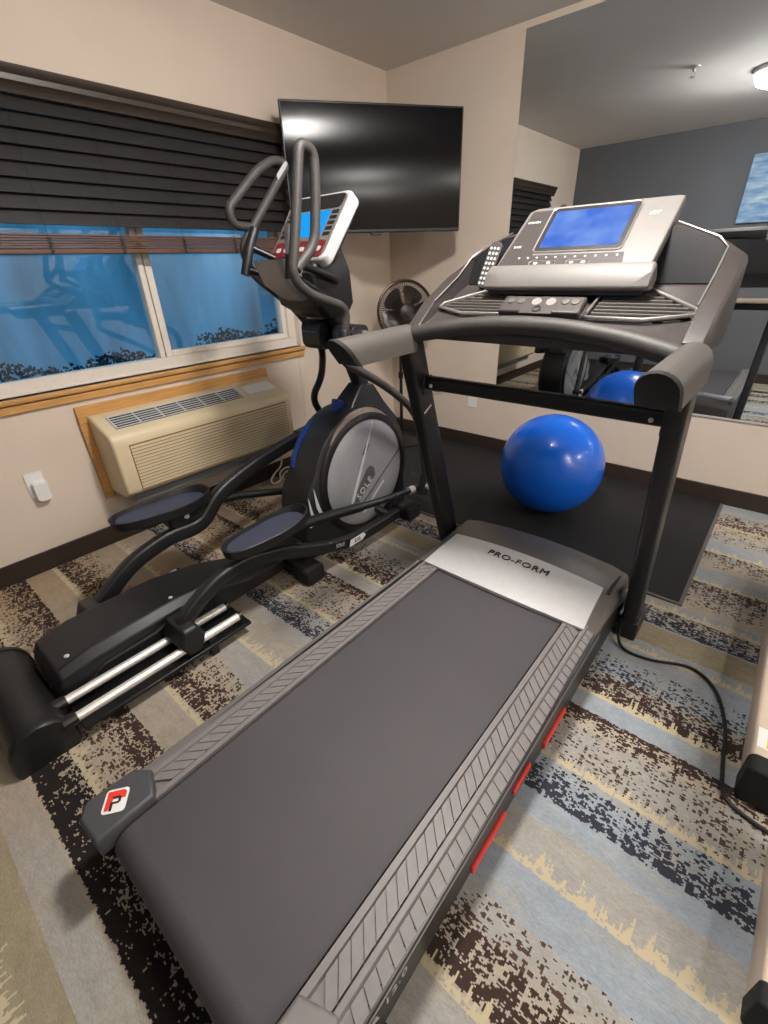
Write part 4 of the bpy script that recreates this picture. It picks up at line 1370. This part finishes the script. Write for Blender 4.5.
MB().rtube([V(1.09, -1.57, 1.045), V(1.14, -1.62, 1.05), V(1.195, -1.735, 1.055)], 0.03, 0.03, (0, 0, 1)).build('pivot_lug', M_BLACK, el)
MB().lathe([(0, 0.012), (0.024, 0.01), (0.028, 0), (0.028, -0.04), (0, -0.04)], (1.19, -1.742, 1.085), (0, 0.1, 1), n=18).build('arm_collar', M_BLACK, el)
MB().tube(rup, TR, n=14).build('handlebar', M_GRIP, el)
lup = fillet([(0.80, -1.56, 1.05), (0.74, -1.62, 1.16), (0.70, -1.79, 1.30), (0.70, -1.825, 1.40), (0.70, -1.53, 1.712), (0.70, -1.60, 1.722), (0.70, -1.695, 1.675), (0.70, -1.862, 1.535), (0.70, -1.845, 1.480), (0.70, -1.765, 1.475)], 0.045, 6)
lho = MB().tube(lup, TR, n=14).build('handlebar', M_GRIP, el)
pdir = V(0, 0.22, 0.21).normalized()
pcn = V(0.70 + 0.016, -1.575, 1.684)
pla = plate(MB(), pcn, pdir, V(0.35, -0.6, 0.7).normalized() - pdir * 0, rrect(0.085, 0.026, 0.012), 0.003).build('badge_plate', M_SILVER, lho)
# stationary grips
sgl = MB().tube(fillet([(0.77, -1.795, 1.465), (0.77, -1.835, 1.40), (0.77, -1.875, 1.30)], 0.03), 0.0195, n=14).build('pulse_grip', M_BLACK, el)
sgs = MB()
sgs.tube([(0.77, -1.83, 1.40), (0.84, -1.72, 1.34), (0.90, -1.66, 1.32)], 0.014, n=10)
sgs.tube([(0.77, -1.865, 1.32), (0.85, -1.76, 1.28), (0.92, -1.66, 1.27)], 0.014, n=10)
sgs.build('grip_bracket', M_BLACKMET, el)
MB().tube([(1.11, -1.895, 1.455), (1.11, -1.905, 1.36)], 0.0185, n=14).build('pulse_grip', M_SILVERMET, el)
MB().tube([(1.11, -1.905, 1.36), (1.11, -1.918, 1.285)], 0.0205, n=14).build('grip_sleeve', M_BLACK, el)
sgs = MB()
sgs.tube(fillet([(1.11, -1.905, 1.34), (1.11, -1.76, 1.30), (1.09, -1.66, 1.27), (1.0, -1.60, 1.24)], 0.05), 0.014, n=10)
sgs.tube(fillet([(1.11, -1.915, 1.30), (1.11, -1.80, 1.24), (1.0, -1.62, 1.20)], 0.05), 0.014, n=10)
sgs.build('grip_bracket', M_BLACKMET, el)
# console
cb, ct = V(EX, -1.765, 1.345), V(EX, -1.575, 1.58)
cw = (ct - cb).normalized()
cn = V(1, 0, 0).cross(cw)
chh = (ct - cb).length
cc_ = (cb + ct) / 2
cpo = plate(MB(), cc_ - cn * 0.050, (1, 0, 0), cw, [(x * (1 + 0.06 * (y / chh)), y) for x, y in rrect(0.35, chh, 0.035, 6)], 0.050).build('console', M_SILVER, el, bevel=0.008)
plate(MB(), cc_ - cn * 0.085, (1, 0, 0), cw, rrect(0.28, chh * 0.80, 0.04, 6), 0.04).build('console_back', M_BLACK, cpo, bevel=0.01)
plate(MB(), cc_ + cn * 0.0003, (1, 0, 0), cw, rrect(0.325, chh - 0.03, 0.028, 6), 0.002).build('console_face', M_PANEL, cpo)
plate(MB(), cc_ + cw * 0.105 + cn * 0.002, (1, 0, 0), cw, rrect(0.30, 0.062, 0.02, 6), 0.002).build('fan_grille', M_BLACK, cpo)
plate(MB(), cc_ + cw * 0.008 + cn * 0.002, (1, 0, 0), cw, rrect(0.205, 0.115, 0.004), 0.002).build('screen', M_SCREENE, cpo)
plate(MB(), cc_ - cw * 0.103 + cn * 0.002, (1, 0, 0), cw, rrect(0.30, 0.07, 0.012), 0.002).build('keypad', M_REDBTN, cpo)
for s in (-1, 1):
    for i in range(5):
        plate(MB(), cc_ + V(s * 0.130, 0, 0) + cw * (-0.04 + i * 0.024) + cn * 0.002, (1, 0, 0), cw, rrect(0.038, 0.014, 0.003), 0.002).build('button', M_BLACK, cpo)
for i in range(6):
    plate(MB(), cc_ + V(-0.12 + i * 0.048, 0, 0) + cw * -0.105 + cn * 0.004, (1, 0, 0), cw, rrect(0.026, 0.02, 0.004), 0.0015).build('button', M_SILVER, cpo)
# bottle tray below console: silver cup-shaped bracket with open top
bt = MB()
secs = []
def tsec(z, y0, y1, hw, r=0.03):
    return [V(EX - 0.012 + x, (y0 + y1) / 2 + y, z) for x, y in rrect(2 * hw, y1 - y0, r, 5)]


bt.loft([tsec(1.175, -1.72, -1.60, 0.055), tsec(1.21, -1.79, -1.60, 0.08), tsec(1.26, -1.86, -1.60, 0.092), tsec(1.35, -1.90, -1.60, 0.095), tsec(1.35, -1.892, -1.61, 0.088), tsec(1.24, -1.80, -1.62, 0.075)])
bto = bt.build('bottle_tray', M_DISC, el)
MB().loft([tsec(1.245, -1.795, -1.62, 0.07), tsec(1.345, -1.887, -1.615, 0.083)]).build('tray_liner', M_BLACK, bto)
MB().loft([tsec(1.125, -1.68, -1.54, 0.09), tsec(1.18, -1.76, -1.54, 0.13), tsec(1.30, -1.80, -1.56, 0.14), tsec(1.40, -1.71, -1.60, 0.13)]).build('console_neck', M_BLACK, el)


# pedals: oval trays
def pedal(cx, cyy, zf, zb, yl, parent, Wd=0.085):
    """foot tray; front end (toward +y) raised"""
    n_ = 40
    L = yl / 2
    def outl(k, dz, kk=1.0):
        pts = []
        for i in range(n_):
            a = 2 * PI * i / n_
            u = math.cos(a)
            v = math.sin(a)
            # superellipse, slightly narrow waist
            yy = L * kk * (abs(u) ** 0.8) * (1 if u >= 0 else -1)
            xx = Wd * kk * (abs(v) ** 0.75) * (1 if v >= 0 else -1) * (1 - 0.10 * math.cos(2 * a) * 0 - 0.08 * (u < 0))
            fr_ = (yy / L + 1) / 2
            pts.append(V(cx + xx, cyy + yy, zb + (zf - zb) * fr_ + dz + (0.02 * max(0, u) ** 2 if dz > 0.005 else 0)))
        return pts
    p = MB()
    p.loft([outl(0, -0.030, 0.84), outl(0, -0.018, 0.97), outl(0, 0.018, 1.0), outl(0, 0.020, 0.96), outl(0, 0.002, 0.90)])
    po = p.build('pedal', M_BLACK, parent)
    q = MB()
    q.loft([outl(0, 0.0, 0.90), outl(0, 0.0042, 0.885), outl(0, 0.0043, 0.5)])
    q.build('tread', M_PEDAL, po)
    return po


pedal(1.155, -2.232, 0.375, 0.362, 0.405, el)
pedal(0.700, -2.435, 0.412, 0.428, 0.43, el, 0.096)
# right pedal arm
RA = MB()
RA.tube(smooth_path([(1.20, -1.26, 0.212), (1.20, -1.42, 0.228), (1.19, -1.68, 0.268), (1.175, -1.90, 0.305), (1.165, -2.05, 0.325), (1.155, -2.2, 0.328)], 8), [0.0165] * 9 + [0.0185] * 8 + [0.024] * 24, n=14)
RA.build('pedal_arm', M_BLACKMET, el)
RF = MB()
RF.rtube(smooth_path([(1.155, -2.66, 0.145), (1.155, -2.62, 0.20), (1.155, -2.50, 0.265), (1.155, -2.36, 0.285), (1.16, -2.2, 0.25), (1.165, -1.95, 0.15), (1.165, -1.70, 0.095), (1.165, -1.40, 0.10)], 6), 0.030, 0.022, (0, 0, 1)).build('foot_beam', M_BLACK, el)
MB().tube([(1.165, -1.45, 0.10), (1.10, -1.45, 0.105), (1.04, -1.45, 0.12)], 0.022, n=14).build('crank_pin', M_BLACKMET, el)
plate(MB(), (1.1890, -1.745, 0.105), (0, 1, 0), (0, 0, 1), [(-0.06, -0.018), (0.035, -0.018), (0.06, 0.0), (0.045, 0.018), (-0.05, 0.018)], 0.0012).build('model_badge', M_WHITE, el)
text('lettering', 'E35', M_DARKGAP, el, (1.1908, -1.747, 0.105), (0, 1, 0), (0, 0, 1), 0.030, depth=0.0006)
text('lettering', 'SOLE', M_SILVER, el, (1.1890, -1.865, 0.129), (0, 1, -0.2), (0, 0.2, 1), 0.026, depth=0.0006)
# right slider block, hexagonal
MB().loft([[V(x, -2.655 + 0.055 * k * math.cos(PI * i / 3), 0.125 + 0.072 * k * math.sin(PI * i / 3)) for i in range(6)] for x, k in ((1.085, 0.9), (1.095, 1), (1.205, 1), (1.22, 0.85))]).build('roller_housing', M_BLACK, el, bevel=0.006)
# joint on right
MB().rtube([V(1.20, -1.215, 0.15), V(1.20, -1.175, 0.255)], 0.026, 0.026, (1, 0, 0)).build('joint_boot', M_RUBBER, el)
MB().lathe([(0, 0), (0.018, 0), (0.018, 0.02), (0, 0.02)], (1.226, -1.20, 0.205), (1, 0, 0), n=16).build('joint_bolt', M_STEEL, el)
MB().tube([(1.20, -1.335, 0.219), (1.20, -1.295, 0.215)], 0.021, n=14).build('joint_collar', M_STEEL, el)
# left pedal arm: upper tube and rear strut
MB().rtube(smooth_path([(0.70, -1.50, 0.535), (0.70, -1.66, 0.515), (0.715, -1.96, 0.465), (0.735, -2.18, 0.40), (0.745, -2.31, 0.305), (0.745, -2.47, 0.30), (0.745, -2.63, 0.258), (0.745, -2.75, 0.18), (0.745, -2.83, 0.12)], 6), 0.034, 0.024, (0, 0, 1)).build('pedal_arm', M_BLACK, el)
MB().obox((0.725, -2.36, 0.375), (0.035, 0, 0), (0, 0.09, 0.0), (0, 0, 0.04)).build('pedal_bracket', M_BLACK, el, bevel=0.01)
MB().rtube([V(0.70, -1.66, 0.516), V(0.70, -1.40, 0.548)], 0.040, 0.032, (0, 0, 1)).build('arm_sleeve', M_BLACK, el, bevel=0.004)
MB().tube([(0.73, -2.22, 0.375), (0.73, -2.10, 0.355), (0.76, -1.84, 0.29), (0.85, -1.80, 0.285)], 0.02, n=12).build('crank_link', M_BLACKMET, el)
MB().loft([[V(x, -2.83 + 0.05 * k * math.cos(PI * i / 3), 0.125 + 0.065 * k * math.sin(PI * i / 3)) for i in range(6)] for x, k in ((0.70, 0.9), (0.71, 1), (0.80, 1), (0.81, 0.85))]).build('roller_housing', M_BLACK, el, bevel=0.006)
MB().lathe([(0, 0.006), (0.011, 0.005), (0.012, 0)], (0.760, -2.37, 0.372), (1, 0, 0), n=12).build('screw', M_STEEL, el)

# ------------------------------------------------------------------ treadmill power cord
cdp = smooth_path([(2.392, -1.545, 0.085), (2.394, -1.560, 0.03), (2.43, -1.592, 0.0065), (2.517, -1.588, 0.0065), (2.637, -1.54, 0.0065), (2.721, -1.596, 0.0065), (2.768, -1.74, 0.0065),
                   (2.782, -1.90, 0.0065), (2.798, -1.99, 0.0065), (2.86, -2.022, 0.0065), (2.95, -2.03, 0.0065), (3.1, -2.03, 0.0065)], 8)
tag(MB().tube(cdp, 0.0055, n=8).build('extension_cord', M_CORD), 'black power cord curving over the carpet right of the treadmill', 'cord')

# ------------------------------------------------------------------ strength machine at the right edge
wm = thing('weight_machine', 'beige steel exercise machine base with black end cap at the right edge', 'exercise machine', (3.05, -1.7, 0))
MB().rtube([V(2.866, -1.925, 0.075), V(2.866, -0.75, 0.075)], 0.055, 0.05, (0, 0, 1), rad=0.12).build('base_tube', M_BEIGE, wm)
MB().rtube([V(2.868, -1.975, 0.07), V(2.868, -1.915, 0.07)], 0.066, 0.056, (0, 0, 1), rad=0.2).build('end_cap', M_RUBBER, wm, bevel=0.006)
MB().rtube([V(2.915, -2.44, 0.06), V(2.925, -2.075, 0.06)], 0.05, 0.03, (0, 0, 1), rad=0.12).build('side_tube', M_BEIGE, wm)
MB().rtube([V(2.9145, -2.475, 0.06), V(2.915, -2.43, 0.06)], 0.055, 0.034, (0, 0, 1), rad=0.2).build('end_cap', M_RUBBER, wm, bevel=0.005)
MB().box(2.824, 2.866, -1.885, -1.81, 0.1300, 0.1308).build('warning_sticker', M_WHITE, wm)
MB().box(2.845, 2.864, -1.880, -1.815, 0.1308, 0.1314).build('warning_panel', M_YELLOW, wm)
for k in range(3):
    MB().box(2.848 + k * 0.005, 2.850 + k * 0.005, -1.874, -1.821, 0.1314, 0.1317).build('warning_line', M_DARKGAP, wm)
MB().rtube([V(2.90, -1.30, 0.13), V(2.90, -1.30, 0.22)], 0.016, 0.02, (1, 0, 0)).build('red_lever', M_RED, wm, bevel=0.004)
